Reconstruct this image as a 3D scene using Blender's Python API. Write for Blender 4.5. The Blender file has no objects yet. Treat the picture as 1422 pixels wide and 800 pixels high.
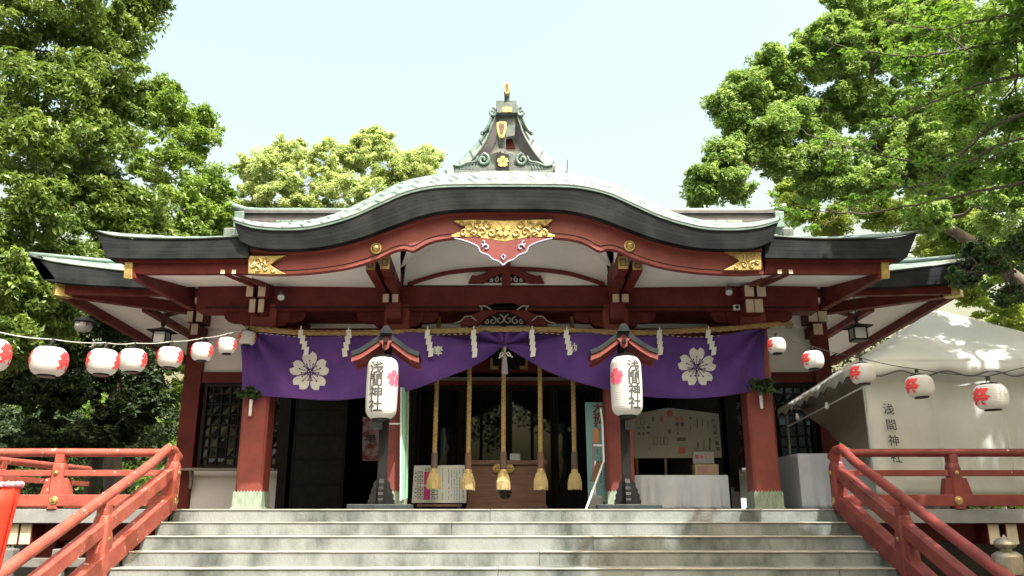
import bpy, bmesh, math, random
import numpy as np
from mathutils import Vector, Matrix
R = math.radians
PI = math.pi
sc = bpy.context.scene
col = sc.collection

# ------------------------------------------------------------------ camera
F = 1120.0                      # focal length in pixels of the 1422 wide photograph
TILT = math.atan(312 / F)
PL = 1.50                       # level of the shrine platform above the courtyard
CX, EYE = 0.07, PL - 0.04
cam = bpy.data.cameras.new('camera')
cam.sensor_width = 36.0
cam.lens = 36.0 * F / 1422.0
cam.clip_start = 0.05
cam.clip_end = 2000
co = bpy.data.objects.new('camera', cam)
co.location = (CX, 0, EYE)
co.rotation_euler = (PI / 2 + TILT, 0, 0)
col.objects.link(co)
sc.camera = co

# ------------------------------------------------------------------ light
SUN_EL, SUN_AZ = 57.0, 30.0     # sun behind the camera, to the right
w = bpy.data.worlds.new('World')
sc.world = w
w.use_nodes = True
nt = w.node_tree
bg = nt.nodes['Background']
sky = nt.nodes.new('ShaderNodeTexSky')
sky.sky_type = 'NISHITA'
sky.sun_disc = False
sky.sun_elevation = R(SUN_EL)
sky.sun_rotation = R(180 - SUN_AZ)
sky.air_density = 3.0
sky.dust_density = 10.0
sky.ozone_density = 1.15
nt.links.new(sky.outputs[0], bg.inputs[0])
bg.inputs[1].default_value = 0.15
sl = bpy.data.lights.new('sun', 'SUN')
sl.energy = 3.3
sl.angle = R(0.5)
sl.color = (1.0, 0.98, 0.945)
so = bpy.data.objects.new('sun', sl)
sd = Vector((math.sin(R(SUN_AZ)) * math.cos(R(SUN_EL)), -math.cos(R(SUN_AZ)) * math.cos(R(SUN_EL)), math.sin(R(SUN_EL))))
so.rotation_euler = sd.to_track_quat('Z', 'Y').to_euler()
so.location = (10, -10, 30)
col.objects.link(so)
sc.view_settings.view_transform = 'Standard'
sc.view_settings.look = 'None'
sc.view_settings.exposure = 1.4
sc.view_settings.gamma = 1.0
sc.view_settings.use_curve_mapping = False
sc.cycles.max_bounces = 8
sc.cycles.diffuse_bounces = 5
sc.cycles.transparent_max_bounces = 8
sc.cycles.caustics_reflective = False
sc.cycles.caustics_refractive = False

# ------------------------------------------------------------------ helpers
def P(x, y, Y):
    """the point at distance Y seen at pixel (x, y) of the 1422 x 800 photograph"""
    u = (x - 711.0) / F
    v = (400.0 - y) / F
    dy = math.cos(TILT) - v * math.sin(TILT)
    dz = math.sin(TILT) + v * math.cos(TILT)
    k = Y / dy
    return Vector((CX + u * k, Y, EYE + dz * k))

def pxm(x, y, Y):
    """metres per pixel there"""
    return (P(x + 1, y, Y) - P(x, y, Y)).length

def mir(pts):
    return [(1406 - x, y) for x, y in reversed(pts)]

def catmull(pts, n):
    pts = [Vector(p) for p in pts]
    d = [0.0]
    for a, b in zip(pts, pts[1:]):
        d.append(d[-1] + (b - a).length)
    out = []
    m = len(pts)
    for i in range(n):
        s = d[-1] * i / (n - 1)
        k = 0
        while k < m - 2 and d[k + 1] < s:
            k += 1
        t = (s - d[k]) / max(d[k + 1] - d[k], 1e-9)
        p1, p2 = pts[k], pts[k + 1]
        L = d[k + 1] - d[k]
        m1 = (p2 - pts[k - 1]) / (d[k + 1] - d[k - 1]) * L if k > 0 else p2 - p1
        m2 = (pts[k + 2] - p1) / (d[k + 2] - d[k]) * L if k + 2 < m else p2 - p1
        t2, t3 = t * t, t * t * t
        out.append(p1 * (2*t3 - 3*t2 + 1) + m1 * (t3 - 2*t2 + t) + p2 * (-2*t3 + 3*t2) + m2 * (t3 - t2))
    return out

ORG = {}                        # world position of each object's origin
def origin_of(o):
    return ORG.get(o.name, Vector((0, 0, 0)))

def tag(o, label=None, cat=None, group=None, kind=None):
    if label: o['label'] = label
    if cat: o['category'] = cat
    if group: o['group'] = group
    if kind: o['kind'] = kind
    return o

def empty(name, loc, label, cat, group=None, rz=0.0):
    o = bpy.data.objects.new(name, None)
    o.empty_display_size = 0.2
    col.objects.link(o)
    o.location = loc
    o.rotation_euler.z = rz
    ORG[o.name] = Vector(loc)
    tag(o, label, cat, group)
    return o

class MB:
    def __init__(s):
        s.v = []; s.f = []; s.uv = []
    def add(s, vs, fs, uvs=None):
        b = len(s.v)
        s.v += [Vector(q) for q in vs]
        for i, f in enumerate(fs):
            s.f.append([b + j for j in f])
            s.uv.append([uvs[j] for j in f] if uvs else None)
        return s
    def box(s, x0, x1, y0, y1, z0, z1):
        if x0 > x1: x0, x1 = x1, x0
        if y0 > y1: y0, y1 = y1, y0
        if z0 > z1: z0, z1 = z1, z0
        vs = [(x0,y0,z0),(x1,y0,z0),(x1,y1,z0),(x0,y1,z0),(x0,y0,z1),(x1,y0,z1),(x1,y1,z1),(x0,y1,z1)]
        return s.add(vs, [(0,3,2,1),(4,5,6,7),(0,1,5,4),(1,2,6,5),(2,3,7,6),(3,0,4,7)])
    def bar(s, a, b, wd, ht, up=(0,0,1)):
        a = Vector(a); b = Vector(b)
        d = (b - a).normalized()
        up = Vector(up)
        sx = d.cross(up)
        if sx.length < 1e-5: sx = d.cross(Vector((0,1,0)))
        sx.normalize()
        uz = sx.cross(d).normalized()
        vs = []
        for q in (a, b):
            for i, j in ((-1,-1),(1,-1),(1,1),(-1,1)):
                vs.append(q + sx * (i * wd / 2) + uz * (j * ht / 2))
        return s.add(vs, [(0,1,2,3),(7,6,5,4),(0,4,5,1),(1,5,6,2),(2,6,7,3),(3,7,4,0)])
    def tube(s, pts, rad, n=8, cap=True, flat=1.0):
        pts = [Vector(p) for p in pts]
        if not isinstance(rad, (list, tuple)): rad = [rad] * len(pts)
        ref = None
        vs = []
        L = 0
        uvs = []
        for i, p in enumerate(pts):
            d = (pts[min(i+1, len(pts)-1)] - pts[max(i-1, 0)])
            if d.length < 1e-9: d = Vector((0,0,1))
            d.normalize()
            if ref is None:
                ref = Vector((0,1,0)) if abs(d.y) < 0.9 else Vector((1,0,0))
            a = (ref - d * ref.dot(d)).normalized()
            ref = a
            b = d.cross(a)
            if i: L += (p - pts[i-1]).length
            for k in range(n):
                t = 2 * PI * k / n
                vs.append(p + (a * math.cos(t) * flat + b * math.sin(t)) * rad[i])
                uvs.append((k / n, L))
        fs = []
        for i in range(len(pts) - 1):
            for k in range(n):
                k2 = (k + 1) % n
                fs.append((i*n+k, i*n+k2, (i+1)*n+k2, (i+1)*n+k))
        if cap:
            fs.append(tuple(reversed(range(n))))
            fs.append(tuple((len(pts)-1)*n + k for k in range(n)))
        return s.add(vs, fs, uvs)
    def lathe(s, prof, cx, cy, n=24, cap=True):
        vs = []; fs = []
        for r, z in prof:
            for k in range(n):
                t = 2 * PI * k / n
                vs.append((cx + r * math.cos(t), cy + r * math.sin(t), z))
        for i in range(len(prof) - 1):
            for k in range(n):
                k2 = (k + 1) % n
                fs.append((i*n+k, i*n+k2, (i+1)*n+k2, (i+1)*n+k))
        if cap:
            fs.append(tuple(reversed(range(n))))
            fs.append(tuple((len(prof)-1)*n + k for k in range(n)))
        return s.add(vs, fs)
    def prism(s, pts, off):
        """closed outline of 3d points, extruded by the vector off"""
        n = len(pts)
        pts = [Vector(p) for p in pts]
        off = Vector(off)
        vs = pts + [p + off for p in pts]
        fs = [tuple(range(n)), tuple(reversed(range(n, 2*n)))]
        for i in range(n):
            j = (i + 1) % n
            fs.append((i, i + n, j + n, j))
        return s.add(vs, fs)
    def pxprism(s, pts, Y, th):
        return s.prism([P(x, y, Y) for x, y in pts], (0, th, 0))
    def ribbon(s, A, B, off=None, uscale=1.0):
        """sheet between two polylines, with uv along and across; off = thickness vector"""
        n = len(A)
        vs = []; uv = []
        L = 0
        for i in range(n):
            if i: L += (A[i] - A[i-1]).length
            vs += [A[i], B[i]]
            uv += [(L * uscale, (A[i]-B[i]).length), (L * uscale, 0)]
        fs = [(2*i, 2*i+1, 2*i+3, 2*i+2) for i in range(n-1)]
        s.add(vs, fs, uv)
        if off is not None:
            off = Vector(off)
            vb = [q + off for q in vs]
            s.add(vb, [tuple(reversed(f)) for f in fs], uv)
            allv = vs + vb
            m = 2 * n
            e = []
            for i in range(n - 1):
                e.append((2*i, 2*i+2, m+2*i+2, m+2*i))
                e.append((2*i+1, m+2*i+1, m+2*i+3, 2*i+3))
            e.append((0, m, m+1, 1))
            e.append((m-2, m-1, 2*m-1, 2*m-2))
            s.add(allv, e, uv + uv)
        return s
    def grid(s, rows):
        """rows of points -> sheet with uv in metres"""
        nr, nc = len(rows), len(rows[0])
        vs = []; uv = []
        vl = [0.0] * nc
        for i in range(nr):
            ul = 0
            for j in range(nc):
                p = Vector(rows[i][j])
                if j: ul += (p - Vector(rows[i][j-1])).length
                if i: vl[j] += (p - Vector(rows[i-1][j])).length
                vs.append(p); uv.append((ul, vl[j]))
        fs = [(i*nc+j, i*nc+j+1, (i+1)*nc+j+1, (i+1)*nc+j) for i in range(nr-1) for j in range(nc-1)]
        return s.add(vs, fs, uv)
    def build(s, name, mat, parent=None, origin=None, smooth=False, bevel=0, solid=0, label=None):
        if parent is not None: org = origin_of(parent)
        else: org = Vector(origin) if origin is not None else Vector((0,0,0))
        me = bpy.data.meshes.new(name)
        me.from_pydata([tuple(q - org) for q in s.v], [], s.f)
        if any(s.uv):
            ul = me.uv_layers.new(name='UVMap')
            k = 0
            for f, u in zip(s.f, s.uv):
                for j in range(len(f)):
                    ul.data[k].uv = u[j] if u else (0, 0)
                    k += 1
        me.materials.append(mat)
        bm = bmesh.new(); bm.from_mesh(me)
        bmesh.ops.recalc_face_normals(bm, faces=bm.faces)
        bm.to_mesh(me); bm.free()
        if smooth:
            me.shade_smooth()
            if smooth == 2:
                me.set_sharp_from_angle(angle=R(40))
        o = bpy.data.objects.new(name, me)
        col.objects.link(o)
        if parent is not None: o.parent = parent
        else: o.location = org
        ORG[o.name] = org.copy()
        if solid:
            m = o.modifiers.new('solid', 'SOLIDIFY'); m.thickness = solid; m.offset = 0
        if bevel:
            m = o.modifiers.new('bevel', 'BEVEL'); m.width = bevel; m.segments = 2
            m.limit_method = 'ANGLE'; m.angle_limit = R(40)
        if label: o['label'] = label
        return o

def copy_tree(o, parent=None):
    c = o.copy()
    col.objects.link(c)
    if parent is not None: c.parent = parent
    for ch in [q for q in o.children]:
        copy_tree(ch, c)
    return c

def spiral(cx, cy, r, turns, start, sgn, Y, n=26):
    pts = []
    for i in range(n):
        t = i / (n - 1)
        a = start + sgn * turns * 2 * PI * t
        rr = r * (1 - 0.85 * t)
        pts.append(P(cx + rr * math.cos(a), cy - rr * math.sin(a), Y))
    return pts

def flower(cx, cy, r, k=5, notch=0.12, rot=PI/2, n=9):
    """outline of one petal at each of k angles, in pixels"""
    pet = []
    for i in range(k):
        a0 = rot + 2 * PI * i / k
        pts = [(0.06, 0.0)]
        half = [(0.2, 0.10), (0.38, 0.245), (0.56, 0.365), (0.74, 0.405), (0.88, 0.35), (1.0, 0.18)]
        pts += half + [(1.0 - notch, 0.0)] + [(q, -h) for q, h in reversed(half)]
        o = []
        for q, h in pts:
            o.append((cx + r * (q * math.cos(a0) - h * math.sin(a0)), cy - r * (q * math.sin(a0) + h * math.cos(a0))))
        pet.append(o)
    return pet

# ------------------------------------------------------------------ text as geometry
def text_bm(ch, size, bold=0.0, cell=0.0, shear=0.0):
    c = bpy.data.curves.new('t', 'FONT')
    c.body = ch
    c.size = 1.0
    c.offset = bold
    c.shear = shear
    c.resolution_u = 3
    o = bpy.data.objects.new('t', c)
    col.objects.link(o)
    dg = bpy.context.evaluated_depsgraph_get()
    dg.update()
    me = bpy.data.meshes.new_from_object(o.evaluated_get(dg))
    bpy.data.objects.remove(o); bpy.data.curves.remove(c)
    bm = bmesh.new(); bm.from_mesh(me); bpy.data.meshes.remove(me)
    xs = [v.co.x for v in bm.verts]
    ox = (min(xs) + max(xs)) / 2 if xs else 0
    for v in bm.verts:
        v.co = Vector(((v.co.x - ox) * size, (v.co.y - 0.38) * size, 0))
    if cell:
        h = size * (0.6 if len(ch) == 1 else 0.6 * len(ch))
        for ax in (0, 1):
            k = -int(h / cell)
            while k * cell <= h:
                no = (1, 0, 0) if ax == 0 else (0, 1, 0)
                cp = (k * cell, 0, 0) if ax == 0 else (0, k * cell, 0)
                bmesh.ops.bisect_plane(bm, geom=bm.verts[:] + bm.edges[:] + bm.faces[:], plane_co=cp, plane_no=no)
                k += 1
    return bm

def text_to(mb, chars, size, fn, bold=0.0, step=None, vertical=True, cell=0.0, xs=1.0, shear=0.0):
    """write characters; fn(a, b) maps flat metres (right, up) to a world point"""
    step = step or size * 1.02
    n = len(chars)
    for i, ch in enumerate(chars):
        if ch == ' ': continue
        bm = text_bm(ch, size, bold, cell, shear)
        ox, oy = (0, (n - 1) / 2 * step - i * step) if vertical else ((i - (n - 1) / 2) * step, 0)
        bm.verts.index_update()
        vs = [fn(v.co.x * xs + ox, v.co.y + oy) for v in bm.verts]
        mb.add(vs, [tuple(v.index for v in f.verts) for f in bm.faces])
        bm.free()

def write(chars, size, fn, mat, parent, bold=0.0, step=None, vertical=True, cell=0.0, xs=1.0, shear=0.0):
    step = step or size * 1.02
    n = len(chars)
    for i, ch in enumerate(chars):
        ox, oy = (0, (n - 1) / 2 * step - i * step) if vertical else ((i - (n - 1) / 2) * step, 0)
        m = MB()
        text_to(m, ch, size, lambda a, b: fn(a + ox, b + oy), bold=bold, cell=cell, xs=xs, shear=shear)
        m.build('character', mat, parent)

def flat_fn(x, y, Y, tilt=0.0):
    c = P(x, y, Y)
    ct, st = math.cos(tilt), math.sin(tilt)
    return lambda a, b: Vector((c.x + a * ct - b * st, c.y, c.z + a * st + b * ct))

# ------------------------------------------------------------------ materials
def lin(c):
    return (c[0], c[1], c[2], 1.0)

def mk(name, c1, c2=None, rough=0.6, metal=0.0, scale=4.0, stretch=(1,1,1), bump=0.0, bscale=60.0, coord='Object',
       chips=None, spec=0.5, transl=0.0, contrast=(0.35, 0.65), rvar=0.0):
    m = bpy.data.materials.new(name)
    m.use_nodes = True
    n = m.node_tree; N = n.nodes; L = n.links
    p = N['Principled BSDF']
    p.inputs['Roughness'].default_value = rough
    p.inputs['Metallic'].default_value = metal
    p.inputs['Specular IOR Level'].default_value = spec
    tc = N.new('ShaderNodeTexCoord')
    mp = N.new('ShaderNodeMapping'); mp.inputs['Scale'].default_value = stretch
    L.new(tc.outputs[coord], mp.inputs[0])
    m['tc'] = 0
    out = None
    if c2 is not None:
        nz = N.new('ShaderNodeTexNoise'); nz.inputs['Scale'].default_value = scale; nz.inputs['Detail'].default_value = 7
        nz.inputs['Roughness'].default_value = 0.62
        L.new(mp.outputs[0], nz.inputs['Vector'])
        rp = N.new('ShaderNodeValToRGB')
        rp.color_ramp.elements[0].position = contrast[0]; rp.color_ramp.elements[1].position = contrast[1]
        rp.color_ramp.elements[0].color = lin(c1); rp.color_ramp.elements[1].color = lin(c2)
        L.new(nz.outputs['Fac'], rp.inputs[0])
        out = rp.outputs[0]
        if rvar:
            mr = N.new('ShaderNodeMapRange'); mr.inputs[1].default_value = 0.3; mr.inputs[2].default_value = 0.7
            mr.inputs[3].default_value = rough - rvar; mr.inputs[4].default_value = rough + rvar
            L.new(nz.outputs['Fac'], mr.inputs[0]); L.new(mr.outputs[0], p.inputs['Roughness'])
    else:
        rgb = N.new('ShaderNodeRGB'); rgb.outputs[0].default_value = lin(c1); out = rgb.outputs[0]
    if chips:
        cc, cs, th = chips
        nz = N.new('ShaderNodeTexNoise'); nz.inputs['Scale'].default_value = cs; nz.inputs['Detail'].default_value = 4
        L.new(mp.outputs[0], nz.inputs['Vector'])
        r2 = N.new('ShaderNodeValToRGB'); r2.color_ramp.elements[0].position = th; r2.color_ramp.elements[1].position = th + 0.03
        L.new(nz.outputs['Fac'], r2.inputs[0])
        mx = N.new('ShaderNodeMix'); mx.data_type = 'RGBA'
        L.new(r2.outputs[0], mx.inputs['Factor']); L.new(out, mx.inputs['A']); mx.inputs['B'].default_value = lin(cc)
        out = mx.outputs['Result']
    L.new(out, p.inputs['Base Color'])
    if bump:
        nb = N.new('ShaderNodeTexNoise'); nb.inputs['Scale'].default_value = bscale; nb.inputs['Detail'].default_value = 5
        L.new(mp.outputs[0], nb.inputs['Vector'])
        bp = N.new('ShaderNodeBump'); bp.inputs['Strength'].default_value = bump; bp.inputs['Distance'].default_value = 0.02
        L.new(nb.outputs['Fac'], bp.inputs['Height']); L.new(bp.outputs[0], p.inputs['Normal'])
    if transl:
        tr = N.new('ShaderNodeBsdfTranslucent'); L.new(out, tr.inputs[0])
        ms = N.new('ShaderNodeMixShader'); ms.inputs[0].default_value = transl
        L.new(p.outputs[0], ms.inputs[1]); L.new(tr.outputs[0], ms.inputs[2])
        L.new(ms.outputs[0], N['Material Output'].inputs[0])
    return m

def mk_brick(name, c1, c2, mortar, bw, rh, ms=0.012, rough=0.5, metal=0.0, coord='UV', bump=0.4, stretch=(1,1,1), offset=0.5, noisec=None):
    m = bpy.data.materials.new(name); m.use_nodes = True
    n = m.node_tree; N = n.nodes; L = n.links
    p = N['Principled BSDF']; p.inputs['Roughness'].default_value = rough; p.inputs['Metallic'].default_value = metal
    tc = N.new('ShaderNodeTexCoord'); mp = N.new('ShaderNodeMapping'); mp.inputs['Scale'].default_value = stretch
    L.new(tc.outputs[coord], mp.inputs[0])
    b = N.new('ShaderNodeTexBrick'); b.inputs['Scale'].default_value = 1.0
    b.inputs['Color1'].default_value = lin(c1); b.inputs['Color2'].default_value = lin(c2); b.inputs['Mortar'].default_value = lin(mortar)
    b.inputs['Brick Width'].default_value = bw; b.inputs['Row Height'].default_value = rh; b.inputs['Mortar Size'].default_value = ms
    b.inputs['Mortar Smooth'].default_value = 0.3
    b.offset = offset
    L.new(mp.outputs[0], b.inputs['Vector'])
    nz = N.new('ShaderNodeTexNoise'); nz.inputs['Scale'].default_value = 3.0; nz.inputs['Detail'].default_value = 8
    L.new(tc.outputs['Object'], nz.inputs['Vector'])
    mx = N.new('ShaderNodeMix'); mx.data_type = 'RGBA'
    mr = N.new('ShaderNodeMapRange'); mr.inputs[1].default_value = 0.42; mr.inputs[2].default_value = 0.7; mr.inputs[4].default_value = 0.7
    L.new(nz.outputs['Fac'], mr.inputs[0]); L.new(mr.outputs[0], mx.inputs['Factor'])
    L.new(b.outputs['Color'], mx.inputs['A']); mx.inputs['B'].default_value = lin(noisec or mortar)
    L.new(mx.outputs['Result'], p.inputs['Base Color'])
    bp = N.new('ShaderNodeBump'); bp.inputs['Strength'].default_value = bump; bp.inputs['Distance'].default_value = 0.01; bp.invert = True
    L.new(b.outputs['Fac'], bp.inputs['Height']); L.new(bp.outputs[0], p.inputs['Normal'])
    return m

def mk_leaf(name, dark, light, transl=0.35, rough=0.42):
    m = bpy.data.materials.new(name); m.use_nodes = True
    n = m.node_tree; N = n.nodes; L = n.links
    p = N['Principled BSDF']; p.inputs['Roughness'].default_value = rough; p.inputs['Specular IOR Level'].default_value = 0.45
    at = N.new('ShaderNodeAttribute'); at.attribute_name = 'var'
    rp = N.new('ShaderNodeValToRGB'); rp.color_ramp.elements[0].color = lin(dark); rp.color_ramp.elements[1].color = lin(light)
    L.new(at.outputs['Fac'], rp.inputs[0]); L.new(rp.outputs[0], p.inputs['Base Color'])
    tr = N.new('ShaderNodeBsdfTranslucent')
    hs = N.new('ShaderNodeHueSaturation'); hs.inputs['Saturation'].default_value = 1.1; hs.inputs['Value'].default_value = 1.5
    hs.inputs['Hue'].default_value = 0.485
    L.new(rp.outputs[0], hs.inputs['Color']); L.new(hs.outputs[0], tr.inputs[0])
    ms = N.new('ShaderNodeMixShader'); ms.inputs[0].default_value = transl
    L.new(p.outputs[0], ms.inputs[1]); L.new(tr.outputs[0], ms.inputs[2]); L.new(ms.outputs[0], N['Material Output'].inputs[0])
    return m

M = {}
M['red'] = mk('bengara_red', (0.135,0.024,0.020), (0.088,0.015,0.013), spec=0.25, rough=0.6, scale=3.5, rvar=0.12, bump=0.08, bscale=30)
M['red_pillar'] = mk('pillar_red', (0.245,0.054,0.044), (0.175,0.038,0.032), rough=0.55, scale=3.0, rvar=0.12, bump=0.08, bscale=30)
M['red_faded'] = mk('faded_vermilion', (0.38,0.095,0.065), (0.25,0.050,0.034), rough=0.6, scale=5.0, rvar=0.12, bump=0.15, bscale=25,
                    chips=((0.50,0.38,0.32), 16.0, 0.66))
M['red_shade'] = mk('rail_red_shade_tint', (0.24,0.044,0.036), (0.155,0.027,0.023), rough=0.55, scale=5.0, rvar=0.12, bump=0.12, bscale=25,  # right-hand rail paint, with the tree shade darkened into its colour
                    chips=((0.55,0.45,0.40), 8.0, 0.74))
M['rail_mid'] = mk('pendant_red', (0.19,0.034,0.028), (0.14,0.025,0.021), rough=0.6, scale=4)
M['plaster'] = mk('white_plaster', (0.82,0.82,0.82), (0.74,0.74,0.74), rough=0.85, scale=1.2)
M['gold'] = mk('gilt_metal', (0.56,0.43,0.18), (0.38,0.27,0.09), rough=0.42, metal=0.7, scale=12, bump=0.2, bscale=40)
M['copper'] = mk_brick('patinated_copper_shingles', (0.20,0.265,0.24), (0.145,0.21,0.19), (0.03,0.05,0.046), 0.27, 0.40, 0.026, rough=0.55, noisec=(0.21,0.245,0.215))
M['copper_trim'] = mk('patinated_copper', (0.15,0.23,0.20), (0.08,0.125,0.115), rough=0.5, scale=6, bump=0.1)
M['copper_dark'] = mk('dark_copper', (0.022,0.029,0.033), (0.045,0.058,0.060), spec=0.3, rough=0.45, scale=5, bump=0.1, stretch=(1,1,1))
M['fascia'] = mk_brick('layered_eave_edge', (0.011,0.014,0.016), (0.017,0.021,0.023), (0.005,0.006,0.007), 2.6, 0.055, 0.004, rough=0.65, noisec=(0.034,0.038,0.039))
M['fascia'].node_tree.nodes['Principled BSDF'].inputs['Specular IOR Level'].default_value = 0.12
M['gable_dark'] = mk('gable_board_dark', (0.075,0.073,0.080), (0.13,0.12,0.13), spec=0.3, rough=0.5, scale=4)
M['roof_black'] = mk('blackened_copper', (0.010,0.014,0.017), (0.022,0.030,0.033), rough=0.6, scale=6, spec=0.2)
M['patina_grey'] = mk('patina_grey', (0.075,0.095,0.095), (0.15,0.18,0.17), rough=0.5, scale=9, spec=0.3, bump=0.2)
M['sleeve'] = mk('green_copper_sleeve', (0.36,0.44,0.34), (0.20,0.25,0.19), rough=0.6, scale=9, stretch=(3,3,0.7), bump=0.1)
M['beam_end'] = mk('cream_painted_end', (0.62,0.55,0.42), (0.50,0.43,0.32), rough=0.7, scale=8)
M['stone'] = mk('granite_steps', (0.060,0.074,0.066), (0.235,0.255,0.245), rough=0.8, scale=1.3, stretch=(1.5,1.0,0.75), bump=0.3, bscale=35,
                contrast=(0.33,0.56))
M['stone_sunlit_edge'] = mk('sunlit_step_edge', (0.22,0.225,0.20), (0.36,0.355,0.32), rough=0.75, scale=2.2, contrast=(0.36,0.6), bump=0.15)  # pale colour stands in for sun catching the tread edges
M['stone_deck'] = mk('weathered_deck_edge', (0.17,0.18,0.185), (0.25,0.26,0.26), rough=0.8, scale=3, bump=0.2)
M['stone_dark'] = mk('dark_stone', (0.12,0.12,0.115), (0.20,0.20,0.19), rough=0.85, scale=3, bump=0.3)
M['gravel'] = mk('courtyard_gravel', (0.17,0.16,0.14), (0.12,0.11,0.10), rough=0.95, scale=0.7, bump=0.6, bscale=60)
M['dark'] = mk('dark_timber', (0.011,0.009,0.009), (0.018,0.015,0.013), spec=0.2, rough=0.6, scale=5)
M['black'] = mk('black_lacquer', (0.008,0.008,0.009), (0.018,0.018,0.018), spec=0.25, rough=0.4, scale=10)
M['wood'] = mk('brown_wood', (0.16,0.085,0.055), (0.10,0.05,0.035), rough=0.6, scale=3, stretch=(1,4,8))
M['wood_grey'] = mk('grey_wood', (0.26,0.24,0.21), (0.18,0.165,0.145), rough=0.7, scale=5, stretch=(1,4,8))
M['purple'] = mk('purple_cloth', (0.105,0.040,0.240), (0.072,0.027,0.180), rough=0.85, scale=2.2, bump=0.5, bscale=5)
M['cloth_print'] = mk('pale_print', (0.66,0.66,0.64), (0.58,0.58,0.57), rough=0.9, scale=8)
M['purple_line'] = mk('print_gap_purple', (0.07,0.045,0.15), rough=0.9)
M['paper'] = mk('white_paper', (0.82,0.82,0.80), rough=0.8, transl=0.15)
M['lantern_paper'] = mk('lantern_paper', (0.74,0.735,0.72), (0.68,0.675,0.66), rough=0.6, scale=6, transl=0.22)
M['ink'] = mk('black_ink', (0.06,0.065,0.065), rough=0.7)
M['ink_red'] = mk('red_ink', (0.75,0.045,0.05), rough=0.7)
M['ink_pink'] = mk('pink_ink', (0.78,0.10,0.17), rough=0.7)
M['straw'] = mk('rice_straw', (0.42,0.30,0.13), (0.28,0.19,0.075), rough=0.85, scale=20, bump=0.6, bscale=90)
M['straw_light'] = mk('pale_straw_tassel', (0.60,0.49,0.25), (0.42,0.32,0.14), rough=0.85, scale=30, stretch=(3,3,0.3), bump=0.8, bscale=60)
M['wire'] = mk('black_wire', (0.03,0.03,0.03), rough=0.5)
M['wire_pale'] = mk('pale_cord', (0.55,0.55,0.52), rough=0.6)
M['metal_white'] = mk('white_painted_metal', (0.72,0.73,0.74), rough=0.4)
M['glass_dark'] = mk('dark_window_glass', (0.008,0.010,0.012), rough=0.02, spec=1.0, bump=0.03, bscale=1.5)
M['glass_dark'].node_tree.nodes['Principled BSDF'].inputs['Specular Tint'].default_value = (0.62, 0.80, 1.0, 1.0)
M['glass_dark'].node_tree.nodes['Principled BSDF'].inputs['IOR'].default_value = 1.5
M['frosted'] = mk('frosted_glass', (0.55,0.57,0.58), rough=0.3)
M['canvas'] = mk('tent_canvas', (0.84,0.86,0.82), (0.72,0.74,0.71), rough=0.75, scale=1.4, bump=0.4, bscale=2.5, transl=0.42)
M['canvas_brown'] = mk('tent_side_cloth', (0.26,0.22,0.17), (0.20,0.17,0.13), rough=0.85, scale=2, bump=0.2, bscale=4, transl=0.1)
M['cloth_white'] = mk('white_tablecloth', (0.77,0.82,0.93), (0.68,0.73,0.86), rough=0.7, scale=2.5, bump=0.3, bscale=5, transl=0.1)
M['bark'] = mk('bark', (0.065,0.050,0.040), (0.13,0.11,0.09), rough=0.9, scale=5, stretch=(1,1,0.3), bump=0.8, bscale=14)
M['bark_pale'] = mk('pale_bark', (0.17,0.14,0.12), (0.30,0.26,0.22), rough=0.9, scale=5, bump=0.6, bscale=14)
M['teal'] = mk('teal_poster', (0.22,0.42,0.43), (0.19,0.37,0.38), rough=0.6, scale=2)
M['mint'] = mk('mint_banner', (0.28,0.62,0.44), (0.24,0.56,0.40), rough=0.7, scale=2)
M['board'] = mk('cream_board', (0.30,0.29,0.24), (0.25,0.24,0.20), rough=0.7, scale=3)
M['card_white'] = mk('white_card', (0.42,0.46,0.47), rough=0.6)
M['magenta'] = mk('magenta_print', (0.36,0.02,0.13), rough=0.6)
M['orange'] = mk('orange_print', (0.75,0.30,0.10), rough=0.6)
M['card_tan'] = mk('tan_cardboard', (0.52,0.40,0.24), (0.46,0.35,0.21), rough=0.8)
M['bronze'] = mk('aged_bronze', (0.22,0.18,0.13), (0.34,0.33,0.27), rough=0.4, metal=0.6, scale=9, bump=0.3, bscale=25)
M['carve'] = mk('carved_grey_green', (0.30,0.32,0.27), (0.42,0.43,0.40), rough=0.8, scale=8)
M['blue_white'] = mk('pale_blue_edge', (0.36,0.40,0.52), rough=0.7)
M['flag_red'] = mk('bright_red_cloth', (0.86,0.055,0.02), (0.78,0.045,0.02), rough=0.6, scale=2, transl=0.2)
M['rope_pink'] = mk('pink_white_cord', (0.75,0.60,0.62), (0.55,0.10,0.14), rough=0.8, scale=16)
M['leaf_a'] = mk_leaf('leaf_broad_evergreen', (0.035,0.085,0.014), (0.22,0.31,0.070), 0.34, 0.38)
M['leaf_b'] = mk_leaf('leaf_fresh_green', (0.080,0.16,0.022), (0.25,0.37,0.08), 0.35, 0.40)
M['leaf_c'] = mk_leaf('leaf_pale_camphor', (0.26,0.35,0.12), (0.48,0.56,0.26), 0.42, 0.45)
M['leaf_d'] = mk_leaf('leaf_camphor', (0.085,0.18,0.04), (0.34,0.47,0.15), 0.40, 0.40)
M['leaf_e'] = mk_leaf('leaf_maple', (0.075,0.17,0.025), (0.16,0.28,0.05), 0.45, 0.45)
M['leaf_f'] = mk_leaf('leaf_yellow_green', (0.20,0.30,0.05), (0.38,0.47,0.13), 0.5, 0.45)
M['leaf_u'] = mk_leaf('leaf_shade_darkened', (0.010,0.024,0.007), (0.035,0.068,0.015), 0.12, 0.65)  # leaf colour darkened to carry the shade beneath the tall crowns
M['leaf_mid'] = mk_leaf('leaf_mid_green', (0.028,0.065,0.020), (0.10,0.17,0.05), 0.3, 0.5)
M['leaf_sprig'] = mk_leaf('leaf_sakaki', (0.025,0.06,0.015), (0.06,0.12,0.03), 0.2, 0.35)

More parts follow.
